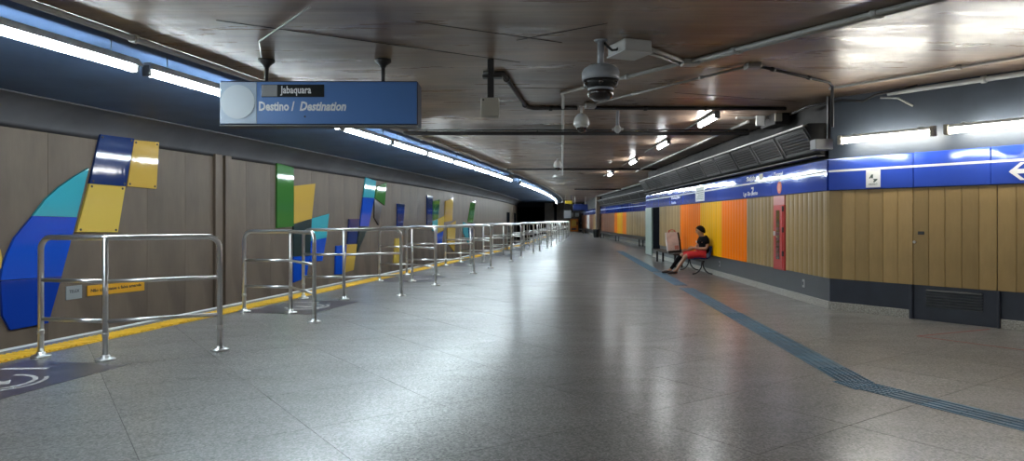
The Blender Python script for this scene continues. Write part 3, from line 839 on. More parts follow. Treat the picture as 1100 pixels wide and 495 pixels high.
jb = thing('junction_box', 'white junction box on the ceiling beside the large camera', 'junction box', (1.32, 7.6, 3.27))
R = Matrix.Translation((1.30, 7.62, 0)) @ Matrix.Rotation(math.atan2(D2.y, D2.x) - .25, 4, 'Z')
wobj('box', MB().bbox(-.17, .17, -.19, .19, 3.265, CEIL-.001, .012).xf(R), M_camw, jb)
wobj('lid', MB().bbox(-.18, .18, -.20, .20, 3.258, 3.275, .006).xf(R), M_white, jb)
conduit('camera_cable', 'black looped cable between the large camera and the junction box', [(1.0, 7.52, 3.385), (1.04, 7.5, 3.33), (1.09, 7.5, 3.29), (1.14, 7.52, 3.30), (1.17, 7.54, 3.33)], .014, M_black, cat='cable')
ZC = CEIL - .03
P0 = Vector((.757, 10.47, ZC)); P1 = Vector((2.15, 8.40, ZC)); P2 = Vector((4.6, 4.45, ZC))
conduit('ceiling_conduit', 'white conduit bending from the dome camera row past the large camera', [Vector((2.2, 30, ZC)), Vector((1.5, 20.4, ZC)), P0 + Vector((.05, .4, 0)), P0, P0 + (P1-P0)*.05, P1], .026, M_condw, [(0, .5), (1, .3), (1, .7), (4, .55)])
conduit('ceiling_conduit', 'white conduit crossing the ceiling at upper right, left pipe of the pair', [P1, P2], .026, M_condw, [(0, .15), (0, .5), (0, .8)])
conduit('ceiling_conduit', 'white conduit crossing the ceiling at upper right, right pipe of the pair', [P1 + Vector((.075, .05, 0)), P2 + Vector((.075, .05, 0))], .026, M_condw, [(0, .15), (0, .5), (0, .8)])
conduit('ceiling_conduit', 'short white conduit from the junction box, upper of the pair', [Vector((1.5, 7.70, ZC)), P1 + Vector((-.02, .02, 0))], .022, M_condw)
conduit('ceiling_conduit', 'short white conduit from the junction box, lower of the pair', [Vector((1.44, 7.80, ZC)), P1 + Vector((-.08, .09, 0))], .022, M_condw)
cj = thing('conduit_fitting', 'small white fitting where three conduits meet on the ceiling', 'fitting', P1)
wobj('body', MB().bbox(2.07, 2.28, 8.33, 8.50, CEIL-.075, CEIL, .012), M_condw, cj)
conduit('ceiling_conduit', 'black pipe stepping down from the hanging beige box across the ceiling',
        [(-.38, 9.08, ZC), (-.26, 9.08, ZC), (-.12, 9.06, ZC), (.20, 11.4, ZC), (.24, 11.72, ZC), (.36, 11.9, ZC), (1.13, 11.9, ZC)], .034, M_blackm, [(2, .15), (3, .5), (5, .4)])
conduit('ceiling_conduit', 'thin grey conduit slanting up from the white dome camera', [(1.35, 11.45, ZC), (2.97, 8.63, ZC)], .018, M_cond, [(0, .3), (0, .75)])
cf = thing('conduit_fitting', 'small grey fitting beside the white dome camera', 'fitting', (1.3, 11.6, ZC))
wobj('body', MB().bbox(1.22, 1.40, 11.40, 11.66, CEIL-.09, CEIL, .012), M_cond, cf)
cf = thing('conduit_fitting', 'small dark fitting at the bend of the thin ceiling conduit', 'fitting', (3.0, 8.6, ZC))
wobj('body', MB().bbox(2.92, 3.10, 8.53, 8.70, CEIL-.07, CEIL, .012), M_cond, cf)
conduit('ceiling_conduit', 'dark conduit running right from the bend towards the wall lamps', [(3.07, 8.62, ZC), (4.45, 9.67, ZC), (4.52, 9.72, ZC-.05), (4.52, 9.72, 2.75)], .02, M_blackm, [(0, .2), (0, .7)])
conduit('cross_pipe', 'dark pipe crossing the ceiling just above the dome camera', [(1.26, 11.9, ZC), (4.75, 11.95, ZC)], .03, M_blackm, [(0, .3), (0, .6)])
conduit('cross_pipe', 'thin dark rod crossing the ceiling above the black bar', [(-2.2, 14.6, ZC-.03), (5.0, 14.6, ZC-.03)], .018, M_blackm)
bb = thing('cross_bar', 'long black bar crossing under the ceiling', 'bar', (-2.35, 14.9, 3.29))
wobj('bar', MB().bbox(-2.35, 5.12, 14.86, 14.96, 3.27, 3.345, .008), M_blackm, bb)
for x in (-1.85, .55, 2.3, 4.3):
    wobj('hanger', MB().tube([(x, 14.91, 3.34), (x, 14.91, CEIL)], .014, 6), M_blackm, bb)
conduit('cross_pipe', 'distant thin pipe crossing the ceiling', [(-.2, 26.5, ZC), (5.6, 26.5, ZC)], .03, M_blackm)
conduit('cross_pipe', 'very distant dark pipe crossing the ceiling', [(4.0, 44.0, ZC), (7.2, 44.0, ZC)], .04, M_blackm)
conduit('ceiling_cable', 'thin pale cable slanting over the ceiling above the sign', [(-1.85, 6.3, CEIL-.012), (-2.75, 7.5, CEIL-.012), (-3.0, 8.25, CEIL-.012)], .009, M_cond, cat='cable')
# open joints in the ceiling
M_seam = mat('ceiling_joint', (.016, .013, .011), .8)
for (a, b) in (((-2.9, 6.75), (.1, 8.55)), ((-.95, 6.8), (.55, 7.6)), ((.05, 7.5), (.95, 6.85)), ((-.2, 10.2), (1.2, 10.3)), ((2.5, 10.6), (4.7, 11.4))):
    a = Vector((*a, 0)); b = Vector((*b, 0)); nn = Vector((-(b-a).y, (b-a).x, 0)).normalized()*.008
    obj('joint', MB().prism([a+nn, b+nn, b-nn, a-nn], (0,0,CEIL-.003), (0,0,CEIL+.01)), M_seam, ceiling)

# small ceiling tube lamps
for i, (x, y_) in enumerate(((3.70, 13.0), (3.78, 17.2), (3.92, 22.2), (4.07, 28.4), (3.55, 2.6), (3.45, -2.5))):
    wh = ['nearest, above the red cabinet side', 'second', 'third', 'fourth', 'behind the camera, right', 'behind the camera, last'][i]
    t = thing('ceiling_lamp', 'short ceiling tube lamp in the right-hand row, ' + wh, 'lamp', (x, y_, CEIL-.13), -.0243, 'short tube lamps in the right-hand ceiling row')
    ln = 1.25
    obj('housing', MB().prism([Vector((-.06, -ln/2, .07)), Vector((.06, -ln/2, .07)), Vector((.04, -ln/2, .13)), Vector((-.04, -ln/2, .13))], (0,0,0), (0, ln, 0)), M_grey, t)
    obj('tube', MB().tube([(0, -ln/2+.03, .035), (0, ln/2-.03, .035)], .045, 10), M_tube_c, t)
    for s in (-1, 1): obj('end_cap', MB().bbox(-.05, .05, s*ln/2-.02, s*ln/2+.02, -.01, .11, .008), M_grey, t)
    if 3 < y_ < 40:
        conduit('lamp_conduit', 'thin conduit feeding the %s short ceiling lamp of the right-hand row' % ['nearest', 'second', 'third', 'fourth', 'unseen'][i], [(x, y_+ln/2+.05, CEIL-.02), (x+.05, y_+2.6, CEIL-.02)], .016, M_cond)

# cable box near the right wall
kb = thing('cable_box', 'dark box with pale end plates tucked under the ceiling before the duct', 'junction box', (4.9, 12.9, 3.2))
wobj('body', MB().bbox(4.80, 5.08, 12.6, 13.3, 3.19, CEIL-.002, .01), M_blackm, kb)
wobj('end_plate', MB().bbox(4.56, 4.72, 12.85, 12.90, 3.20, 3.385, .006), M_white, kb)
wobj('end_plate', MB().bbox(4.80, 4.93, 12.56, 12.60, 3.24, 3.39, .006), M_beige, kb)
wobj('bracket', MB().bbox(4.2, 4.80, 12.88, 12.94, 3.33, 3.37, .006), M_cond, kb)

# ================================================================== DUCTS ALONG THE RIGHT WALLS
def duct(wf, t0, t1, lab, seg):
    t = thing('air_duct', lab, 'duct', wf.at((t0+t1)/2, .1, 2.5))
    prof = [(.0, 2.50), (.12, 2.55), (.36, 2.97), (.30, 3.02), (0, 3.02)]
    wobj('body', MB().prism([Vector((t0, o, z)) for o, z in prof], (0,0,0), (t1-t0, 0, 0)).xf(wf.M), M_greyd, t)
    e = Vector((.24, .42)).normalized(); nn = Vector((.42, -.24)).normalized()
    k = max(1, round((t1-t0)/seg)); L_ = (t1-t0)/k
    for i in range(k):
        a, b = t0 + i*L_ + .06, t0 + (i+1)*L_ - .06
        base = Vector((.12, 2.55))
        def pt(s, d): return base + e*s + nn*d
        fr_ = MB()
        for (s0, s1, u0, u1) in ((.03, .075, a, b), (.405, .45, a, b), (.03, .45, a, a+.05), (.03, .45, b-.05, b)):
            q = [pt(s0, 0), pt(s0, .018), pt(s1, .018), pt(s1, 0)]
            fr_.prism([Vector((u0, p.x, p.y)) for p in q], (0,0,0), (u1-u0, 0, 0))
        g = wobj('grille_frame', fr_.xf(wf.M), M_gframe, t)
        for j in range(6):
            s0 = .09 + j*.053; q = [pt(s0, 0), pt(s0+.03, .014), pt(s0+.038, .012), pt(s0+.012, 0)]
            gs = MB().prism([Vector((a+.05, p.x, p.y)) for p in q], (0,0,0), (b-a-.1, 0, 0)).xf(wf.M)
            wobj('grille_slat', gs, M_grille, t) if seg < 2 else None
    wobj('bottom_rail', wf.bbox(t0, t1, 0, .16, 2.475, 2.505, .006), M_blackm, t)
    wobj('top_rail', wf.bbox(t0, t1, .30, .385, 2.965, 2.995, .006), M_cond, t)
    return t
duct(WM, .12, 16.9, 'long dark ventilation duct with louvred grilles above the blue band', 1.4)
duct(WFa, .3, 27.8, 'distant dark ventilation duct above the far blue band', 3.0)
conduit('ceiling_conduit', 'pale conduit under the ceiling along the long right wall', [WM.at(2.4, .55, ZC), WM.at(16.5, .55, ZC)], .03, M_cond, [(0, .3), (0, .6)])
conduit('ceiling_conduit', 'pale conduit under the ceiling along the far right wall', [WFa.at(1, .3, ZC), WFa.at(28, .3, ZC)], .05, M_cond)

# near right wall lamps and pipes
for i, (a, b) in enumerate(((.30, 1.68), (1.82, 3.20), (3.34, 4.72))):
    P = WN.at((a+b)/2, .24, 2.66); ln = b - a
    t = thing('wall_lamp', ['tube lamp above the blue band, the one nearer the duct end', 'tube lamp above the blue band, cut by the right edge of the photo', 'tube lamp above the blue band, beyond the right edge'][i], 'lamp', P, math.atan2(WN.u.y, WN.u.x), 'tube lamps over the near right wall')
    obj('housing', MB().bbox(-ln/2, ln/2, -.03, .03, .04, .085, .008), M_white, t)
    obj('tube', MB().tube([(-ln/2+.05, 0, .0), (ln/2-.05, 0, .0)], .034, 12), M_tube_w, t)
    for s in (-1, 1):
        obj('end_cap', MB().bbox(s*(ln/2-.02)-.03, s*(ln/2-.02)+.03, -.05, .05, -.05, .09, .008), M_beige, t)
    sgn = 1 if WN.u.cross(WN.n).z > 0 else -1
    for s in (-.35, .35): obj('bracket', MB().bbox(s*ln-.02, s*ln+.02, *sorted((0, -sgn*.25)), .08, .11, .006), M_grey, t)
st = thing('lamp_strut', 'dark hanging strut with a grey box at the end of the duct', 'bracket', (5.0, 10.95, 2.6))
wobj('strut', MB().bbox(5.0, 5.045, 10.9, 10.95, 2.62, CEIL, .005), M_blackm, st)
wobj('box', MB().bbox(4.78, 5.06, 10.85, 11.05, 2.55, 2.72, .01), M_grey, st)
conduit('ceiling_conduit', 'thick pale conduit along the top of the near right wall', [WN.at(.95, .06, 3.33), WN.at(WN.L-.2, .06, 3.33)], .035, M_condw, [(0, .3), (0, .7)])
conduit('ceiling_conduit', 'thin dark conduit on the ceiling parallel to the near right wall', [WN.at(.55, .95, ZC), WN.at(WN.L-.5, .95, ZC)], .02, M_cond, [(0, .4)])
conduit('ceiling_cable', 'sagging dark cable along the top of the wall near the duct', [WM.at(.9, .25, 3.30), WM.at(.2, .25, 3.31), WN.at(.3, .15, 3.32), WN.at(.6, .12, 3.26), WN.at(.78, .10, 3.33), WN.at(1.4, .13, 3.37)], .018, M_blackm, cat='cable')
conduit('lamp_cable', 'pale cable dropping from the wall pipe to the lamps', [WN.at(.85, .08, 3.28), WN.at(1.1, .06, 3.24), WN.at(1.3, .05, 3.10)], .014, M_cond, cat='cable')

# ================================================================== SIGNS ON THE BLUE BAND
lg = thing('logo_plate', 'white plate with a dark two-arrow emblem on the blue band', 'sign', WN.at(.72, .047, 1.94))
wobj('plate', WN.bbox(.615, .835, .047, .055, 1.935, 2.20, .003), M_white, lg)
M_logo = mat('logo_green_grey', (.05, .075, .07), .5)
def flat(wf, t, z, pts, d0, d1):
    m_ = wf.tm(t, 0, z); return MB().prism([Vector((x, y_, 0)) for x, y_ in pts], (0,0,d0), (0,0,d1)).xf(m_)
wobj('emblem', flat(WN, .725, 2.08, [(-.065, -.005), (-.02, .055), (.0, .055), (.0, -.005), (-.025, -.005), (-.025, .012), (-.04, -.005)], .055, .057), M_logo, lg)
wobj('emblem', flat(WN, .725, 2.08, [(.0, -.015), (.07, -.015), (.062, -.035), (.012, -.075), (.005, -.045), (.022, -.045)], .055, .057), M_logo, lg)
text('lettering', 'METRÔ', .03, Matrix.Translation(-lg.location) @ WN.tm(.66, .056, 1.975), M_logo, lg, width=.13)
ar = thing('arrow_sign', 'white arrow pointing left on the blue band at the right edge', 'sign', WN.at(2.7, .047, 1.95))
for pts in ([(0, 0), (.03, .03), (.34, .03), (.34, -.03), (.03, -.03)], [(-.0, 0), (.13, .115), (.185, .115), (.06, .0)], [(0, 0), (.13, -.115), (.185, -.115), (.06, 0)]):
    wobj('stroke', flat(WN, 2.50, 2.075, pts, .047, .0495), M_whitel, ar)

def band_text(nm, lab, wf, t, z, s, size, width):
    o = thing(nm, lab, 'sign', wf.at(t, .046, z)); text('lettering', s, size, Matrix.Translation(-o.location) @ wf.tm(t, .0462, z), M_whitel, o, width=width, bold=.002); return o
band_text('band_lettering', 'white destination name on the blue band above the red cabinet', WM, 2.40, 2.28, 'Tucuruvi', .12, .46)
band_text('band_lettering', 'small white word on the blue band above the right orange planks', WM, 4.10, 2.29, 'Saída', .13, .62)
band_text('band_lettering', 'white street name low on the blue band above the right orange planks', WM, 4.32, 1.97, 'Lgo São Bento', .12, .95)
band_text('band_lettering', 'white lettering on the blue band above the dark opening', WM, 12.1, 2.12, 'Estação', .12, 1.3)
band_text('band_lettering', 'lower white lettering on the blue band above the left wood planks', WM, 12.1, 1.97, 'Saída', .10, .7)
ic = thing('band_icon', 'small pale pictogram plate on the blue band', 'sign', WM.at(3.3, .046, 2.26))
wobj('plate', WM.bbox(3.05, 3.27, .046, .049, 2.26, 2.39, .001), mat('icon_beige', (.55, .55, .45), .5), ic)
rd = thing('round_sign', 'round red sign on the blue band above the red cabinet', 'sign', WM.at(2.13, .046, 2.05))
q = WM.at(2.10, .046, 2.06); wobj('disc', MB().tube([q, q + WM.n*.006], .115, 28), mat('sign_red', (.62, .10, .05), .4), rd)
q = WM.at(2.10, .052, 2.06); wobj('inner_disc', MB().tube([q, q + WM.n*.002], .07, 24), mat('sign_pale_red', (.65, .25, .16), .4), rd)
sar = thing('band_arrow', 'small white bent arrow beside the street name on the blue band', 'sign', WM.at(3.7, .046, 2.0))
wobj('stroke', flat(WM, 3.78, 2.04, [(0, .10), (.16, .10), (.16, .06), (.07, -.08), (.03, -.08), (.10, .06), (0, .06)], .0462, .0485), M_whitel, sar)
nb = thing('notice_board', 'white line map notice stuck over the blue band above the yellow planks', 'notice', WM.at(8.1, .046, 1.96))
wobj('sheet', WM.bbox(7.75, 8.75, .046, .052, 1.955, 2.36, .002), M_white, nb)
for i in range(5): wobj('printed_line', WM.box(7.85, 8.65 - .1*(i % 3), .052, .0525, 2.02 + i*.055, 2.035 + i*.055), M_logo, nb)

# fire hose cabinet
fh = thing('fire_hose_cabinet', 'tall red fire hose cabinet with glass slot set in the tan planks', 'fire cabinet', WM.at(2.155, .03, ZB))
wobj('frame', WM.bbox(1.865, 2.445, 0, .045, ZB-.02, ZW-.18, .008), M_red, fh)
wobj('header', WM.bbox(1.865, 2.445, 0, .045, ZW-.18, ZW, .006), M_pink, fh)
dr = wobj('door', WM.bbox(1.92, 2.40, .045, .06, ZB+.02, ZW-.20, .006), M_red, fh)
wobj('glass', WM.bbox(2.06, 2.25, .06, .064, ZB+.18, ZW-.28, .002), M_glass, fh)
for i in range(6):
    wobj('hose_fold', WM.bbox(2.09, 2.22, .0642, .067, ZB+.24+i*.10, ZB+.30+i*.10, .002), mat('hose_dull_red', (.12, .03, .03), .6) if 'hose_dull_red' not in MATS else MATS['hose_dull_red'], fh)
wobj('handle', WM.bbox(2.28, 2.34, .06, .085, 1.13, 1.22, .008), M_white, fh)
for z in (.75, 1.2, 1.6): wobj('hinge', WM.bbox(1.885, 1.93, .045, .07, z, z+.10, .004), M_blackm, fh)
for i, (t_, lab) in enumerate(((1.05, 'small grey socket on the dark base near the wall corner'), (6.4, 'small grey socket on the dark base behind the bench'))):
    sk = thing('wall_socket', lab, 'socket', WM.at(t_, 0, .28))
    wobj('plate', WM.bbox(t_-.045, t_+.045, 0, .012, .25, .39, .004), M_cond, sk)
    wobj('outlet', WM.bbox(t_-.022, t_+.022, .012, .018, .29, .35, .003), M_black, sk)

# ================================================================== BENCHES
M_seat = mat('blue_seat_shell', (.010, .018, .11), .6)
def make_bench():
    """local: +x towards the wall, +y along the wall; origin on the floor under the middle"""
    t = thing('bench', '', 'bench')
    obj('beam', MB().bbox(-.03, .03, -.86, .86, .33, .375, .006), M_blackm, t)
    for s in (-.74, .74):
        obj('leg', MB().tube([(-.01, s, .36), (-.015, s, .28), (-.03, s, .19), (-.09, s, .09), (-.17, s, .035), (-.26, s, .016)], .017, 8), M_blackm, t)
        obj('leg', MB().tube([(.01, s, .36), (.015, s, .28), (.03, s, .19), (.09, s, .09), (.17, s, .035), (.26, s, .016)], .017, 8), M_blackm, t)
    for c in (-.56, 0, .56):
        prof = [(-.22, .375), (-.21, .405), (-.10, .412), (.06, .395), (.15, .405), (.20, .46), (.235, .60), (.255, .74)]
        mb = MB(); vs = []; fs = []; m = 7
        for i in range(m):
            v = -.235 + .47*i/(m-1); lift = .03 * (abs(v)/.235)**3
            for (x, z) in prof: vs.append((x - (lift*.5 if z > .45 else 0), c + v, z + (lift if z <= .45 else 0)))
        k = len(prof)
        for i in range(m-1):
            for j in range(k-1): fs.append((i*k+j, i*k+j+1, (i+1)*k+j+1, (i+1)*k+j))
        mb.add(vs, fs, True)
        so = obj('seat', mb, M_seat, t)
        sd = so.modifiers.new('thick', 'SOLIDIFY'); sd.thickness = .014
    return t
bn = make_bench(); first = True
BX = 4.97
tag(bn, 'blue bench with black curved legs where the person sits', 'bench'); bn.location = (5.01, 18.80, 0); bn.rotation_euler = (0, 0, -.0243)
M_slab = mat('dark_bench_slab', (.026, .019, .015), .6, var=.2, vscale=(3, 3, 3))
for (x, ya, yb, legs, lab) in ((5.05, 20.5, 24.2, (20.8, 23.7), 'long dark slab bench behind the seated person carrying the tall bag'),
                               (6.95, 34.0, 54.0, (37.0, 45.6, 53.5), 'long dark slab bench along the far right wall'),
                               (7.45, 70.0, 76.0, (70.4, 75.6), 'farthest dark slab bench near the end of the platform')):
    t = thing('slab_bench', lab, 'bench', (x, (ya+yb)/2, 0), -.0243 if x < 6 else -.004 if x < 7 else -.041)
    h = (yb-ya)/2; c = (ya+yb)/2
    obj('slab', MB().bbox(-.2, .2, -h, h, .375, .42, .008), M_slab, t)
    for l in legs:
        obj('leg', MB().bbox(-.12, -.06, l-c-.03, l-c+.03, 0, .375, .006), M_blackm, t)
        obj('leg', MB().bbox(.08, .14, l-c-.03, l-c+.03, 0, .375, .006), M_blackm, t)

# bag on the second bench
bg = thing('tote_bag', 'tall white tote bag with black gusset standing on the bench', 'bag', (4.98, 21.2, .422))
bw, bd, bh = .36, .20, .64
lean = Matrix.Rotation(-.10, 4, 'Y')
bodym = MB().add([(-bw/2, -bd/2, 0), (bw/2, -bd/2, 0), (bw/2, bd/2, 0), (-bw/2, bd/2, 0), (-bw*.56, -bd*.42, bh*.55), (bw*.54, -bd*.42, bh*.55), (bw*.54, bd*.42, bh*.55), (-bw*.56, bd*.42, bh*.55),
               (-bw*.54, -bd*.22, bh), (bw*.50, -bd*.22, bh*.98), (bw*.50, bd*.22, bh*.98), (-bw*.54, bd*.22, bh)],
              [(0,3,2,1), (0,1,5,4), (1,2,6,5), (2,3,7,6), (3,0,4,7), (4,5,9,8), (5,6,10,9), (6,7,11,10), (7,4,8,11), (8,9,10,11)])
obj('body', bodym.xf(lean), mat('bag_off_white', (.76, .71, .66), .6, var=.2, vscale=(5, 5, 5)), bg)
obj('gusset', MB().prism([Vector((bw/2-.02, -.102, .0)), Vector((bw/2+.03, -.102, 0)), Vector((bw*.54+.03, -.088, bh*.55)), Vector((bw*.5+.02, -.05, bh*.96)), Vector((bw*.5-.03, -.05, bh*.96)), Vector((bw*.54-.03, -.088, bh*.55))], (0,-.006,0), (0,.20,0)).xf(lean), M_black, bg)
obj('base', MB().bbox(-bw/2-.005, bw/2+.03, -bd/2-.008, bd/2+.008, 0, .075, .01).xf(lean), M_black, bg)
for s in (-1, 1):
    obj('handle', MB().tube([(-.10, s*.04, bh-.02), (-.08, s*.05, bh+.05), (-.0, s*.05, bh+.075), (.08, s*.05, bh+.05), (.10, s*.04, bh-.02)], .010, 6).xf(lean), M_red, bg)
obj('print', MB().box(.02, .14, -.104, -.098, .10, .22).xf(lean), mat('bag_print_pink', (.55, .26, .22), .6), bg)

# ================================================================== SEATED PERSON
def skin_mesh(name, verts, edges, radii, m, parent, root=0, sub=2):
    me = bpy.data.meshes.new(name); me.from_pydata(verts, edges, []); me.update()
    o = link(name, me, parent)
    sk = o.modifiers.new('skin', 'SKIN'); sk.use_smooth_shade = True
    for i, r in enumerate(radii):
        sv = me.skin_vertices[0].data[i]; sv.radius = r if isinstance(r, tuple) else (r, r); sv.use_root = (i == root)
    ss = o.modifiers.new('sub', 'SUBSURF'); ss.levels = sub; ss.render_levels = sub
    bpy.context.view_layer.update()
    ev = o.evaluated_get(bpy.context.evaluated_depsgraph_get())
    nm = bpy.data.meshes.new_from_object(ev); o.modifiers.clear(); o.data = nm; nm.name = name
    nm.materials.clear(); nm.materials.append(m)
    for p in nm.polygons: p.use_smooth = True
    return o
class Sk:
    def __init__(s): s.v = []; s.e = []; s.r = []
    def p(s, co, r, prev=None):
        s.v.append(Vector(co)); s.r.append(r); i = len(s.v)-1
        if prev is not None: s.e.append((prev, i))
        return i
    def chain(s, prev, pts):
        for co, r in pts: prev = s.p(co, r, prev)
        return prev
M_skin = mat('skin', (.42, .23, .15), .5)
M_hair = mat('black_hair', (.010, .009, .009), .85, spec=.1)
M_shirt = mat('black_tshirt', (.006, .006, .007), .9, spec=.1, bump=.3, bscale=(25, 25, 25))
M_shorts = mat('red_shorts', (.62, .02, .025), .7, bump=.3, bscale=(18, 18, 18))
M_shoe = mat('dark_shoe', (.03, .018, .015), .6)
yc = 18.24
pe = thing('person', 'person in black t-shirt and red shorts sitting on the bench, looking down', 'person', (5.0, yc, 0))
def V(x, y_, z): return Vector((x - 5.0, y_, z))          # x as world x, y relative to the person
b = Sk()
pel = b.p(V(5.04, 0, .53), .10)
sp1 = b.p(V(5.075, 0, .66), .115, pel); sp2 = b.p(V(5.08, 0, .80), .125, sp1); sp3 = b.p(V(5.07, 0, .92), .10, sp2)
nk = b.p(V(5.03, 0, 1.0), .07, sp3); nk2 = b.p(V(5.005, 0, 1.055), .072, nk)
hd = b.p(V(4.968, 0, 1.10), (.082, .09), nk2); hd2 = b.p(V(4.965, 0, 1.165), (.09, .11), hd); b.p(V(4.985, 0, 1.225), (.064, .08), hd2)
jaw = b.p(V(4.915, 0, 1.065), (.036, .04), hd)
def hand(wr, d, side, up):
    """palm and five fingers; d: pointing direction, side: towards the thumb, up: back of the hand"""
    d = d.normalized(); side = side.normalized(); up = up.normalized(); W = b.v[wr]
    palm = b.p(W + d*.045, (.036, .02), wr); kn_ = b.p(W + d*.085, (.036, .017), palm)
    for k, ln in ((1.5, .068), (.5, .078), (-.5, .072), (-1.5, .056)):
        r0 = b.p(W + d*.10 + side*(.016*k), .0095, kn_)
        m1 = b.p(W + d*(.10 + ln*.5) + side*(.018*k) - up*.012, .0088, r0)
        b.p(W + d*(.10 + ln*.80) + side*(.018*k) - up*.040, .0075, m1)
    t0 = b.p(W + d*.05 + side*.040 - up*.006, .011, palm)
    t1 = b.p(W + d*.085 + side*.062 - up*.018, .010, t0); b.p(W + d*.115 + side*.060 - up*.03, .008, t1)
# near arm (towards the camera): upper arm down, forearm forward
a1 = b.p(V(5.075, -.13, .935), .075, sp3); a2 = b.p(V(5.085, -.205, .90), .060, a1)
a3 = b.p(V(5.11, -.24, .78), .047, a2); a4 = b.p(V(5.08, -.235, .685), .040, a3); a5 = b.p(V(4.92, -.19, .685), .036, a4); a6 = b.p(V(4.79, -.13, .70), .025, a5)
hand(a6, Vector((-1, .25, -.12)), Vector((.1, .3, 1)), Vector((-.1, -1, .3)))
c1 = b.p(V(5.06, .13, .935), .075, sp3); c2 = b.p(V(5.05, .205, .90), .060, c1)
c3 = b.p(V(5.0, .25, .78), .047, c2); c4 = b.p(V(4.94, .26, .69), .040, c3); c5 = b.p(V(4.80, .22, .65), .036, c4); c6 = b.p(V(4.68, .17, .625), .025, c5)
hand(c6, Vector((-1, -.2, -.25)), Vector((-.2, -.4, 1)), Vector((-.1, 1, .3)))
# legs
def leg(s, hip, knee, ank, toe):
    h0 = b.p(V(5.0, s*.09, .525), .095, pel); h1 = b.p(V(*hip), .085, h0); mid = (Vector(hip)+Vector(knee))/2
    m0 = b.p(V(mid.x, mid.y, mid.z), .076, h1); k0 = b.p(V(*knee), .058, m0)
    q = Vector(knee)*.68 + Vector(ank)*.32; m1 = b.p(V(q.x+.012, q.y, q.z), .056, k0)
    q = Vector(knee)*.3 + Vector(ank)*.7; m2 = b.p(V(*q), .040, m1); a0 = b.p(V(*ank), .034, m2)
    he = b.p(V(ank[0]+.035, ank[1], .045), .032, a0)
    f1 = b.p(V((ank[0]+toe[0])/2, (ank[1]+toe[1])/2, .05), (.04, .03), a0); b.p(V(*toe), (.038, .02), f1)
NK, NA, NT = (4.56, -.12, .485), (4.33, -.05, .095), (4.12, -.07, .035)
FK, FA, FT = (4.52, .14, .50), (4.24, .22, .095), (4.03, .24, .035)
leg(-1, (4.85, -.105, .52), NK, NA, NT); leg(1, (4.85, .105, .52), FK, FA, FT)
body = skin_mesh('body', [tuple(v) for v in b.v], b.e, b.r, M_skin, pe)
# face: eyes, brows, nose, ears belong to the head
for s in (-1, 1):
    obj('eye', MB().ball(V(4.885, s*.034, 1.145), .012, .016, .010, 10, 6), mat('eye_dark', (.03, .02, .02), .3) if 'eye_dark' not in MATS else MATS['eye_dark'], body)
    obj('eyebrow', MB().bbox(-.008, .008, -.022, .022, -.004, .004, .003).xf(Matrix.Translation(V(4.876, s*.036, 1.168))), M_hair, body)
    obj('ear', MB().ball(V(4.985, s*.088, 1.13), .022, .012, .034, 10, 8), M_skin, body)
obj('nose', MB().add([tuple(V(4.882, 0, 1.15)), tuple(V(4.848, 0, 1.108)), tuple(V(4.885, -.022, 1.098)), tuple(V(4.885, .022, 1.098)), tuple(V(4.91, 0, 1.12))], [(0,1,2), (0,3,1), (1,3,2), (0,2,4), (0,4,3), (2,3,4)]), M_skin, body)
obj('mouth', MB().ball(V(4.884, 0, 1.066), .010, .025, .007, 10, 6), mat('lips', (.30, .11, .09), .5), body)
hm = MB(); ph = []
for i in range(10):
    for k in range(20):
        th = PI*.60*(i+.1)/9.1; q = 2*PI*k/20
        front = max(0, -math.cos(q)); tt = th * (1 - .42*front)
        ph.append(tuple(V(4.988 + .120*math.sin(tt)*math.cos(q), 1.06*.098*math.sin(tt)*math.sin(q), 1.155 + .122*math.cos(tt) - (.03*max(0, math.cos(q))*(i/9)))))
hm.add(ph, [(i*20+k, i*20+(k+1) % 20, (i+1)*20+(k+1) % 20, (i+1)*20+k) for i in range(9) for k in range(20)] + [tuple(range(20))[::-1]], True)
ho = obj('hair', hm, M_hair, pe); ho.modifiers.new('thick', 'SOLIDIFY').thickness = -.012
s_ = Sk()
q0 = s_.p(V(5.065, 0, .515), (.155, .14)); q1 = s_.p(V(5.075, 0, .66), (.16, .155), q0); q2 = s_.p(V(5.08, 0, .80), (.17, .165), q1); s_.p(V(4.965, 0, .67), .125, q1); s_.p(V(4.975, 0, .80), .13, q2); q3 = s_.p(V(5.065, 0, .915), (.15, .15), q2); s_.p(V(5.04, 0, .985), .075, q3)
for sgn, sh, e1_, e2_ in ((-1, (5.075, -.135, .935), (5.087, -.215, .89), (5.105, -.242, .775)), (1, (5.06, .135, .935), (5.048, .215, .89), (5.005, .25, .775))):
    x1 = s_.p(V(*sh), .098, q3); x2 = s_.p(V(*e1_), .085, x1); s_.p(V(*e2_), .074, x2)
skin_mesh('tshirt', [tuple(v) for v in s_.v], s_.e, s_.r, M_shirt, pe)
obj('shirt_print', MB().bbox(-.004, .004, -.03, .03, -.025, .025, .002).xf(Matrix.Translation(V(4.87, -.05, .86))), M_white, pe)
s_ = Sk(); q0 = s_.p(V(5.04, 0, .535), .122)
for sgn, hip, kn_ in ((-1, (4.85, -.105, .52), NK), (1, (4.85, .105, .52), FK)):
    x1 = s_.p(V(5.0, sgn*.09, .525), .112, q0); x2 = s_.p(V(*hip), .098, x1)
    mid = Vector(hip)*.35 + Vector(kn_)*.65; x3 = s_.p(V(*mid), .098, x2)
    mid = Vector(hip)*.08 + Vector(kn_)*.92; s_.p(V(mid.x, mid.y, mid.z-.01), .09, x3)
skin_mesh('shorts', [tuple(v) for v in s_.v], s_.e, s_.r, M_shorts, pe)
s_ = Sk(); q = Vector(FK); a_ = Vector(FA); x = s_.p(V(*q), .066)
for f, r in ((.32, .066), (.7, .052), (.97, .045)):
    w_ = q*(1-f) + a_*f; x = s_.p(V(w_.x, w_.y, w_.z), r, x)
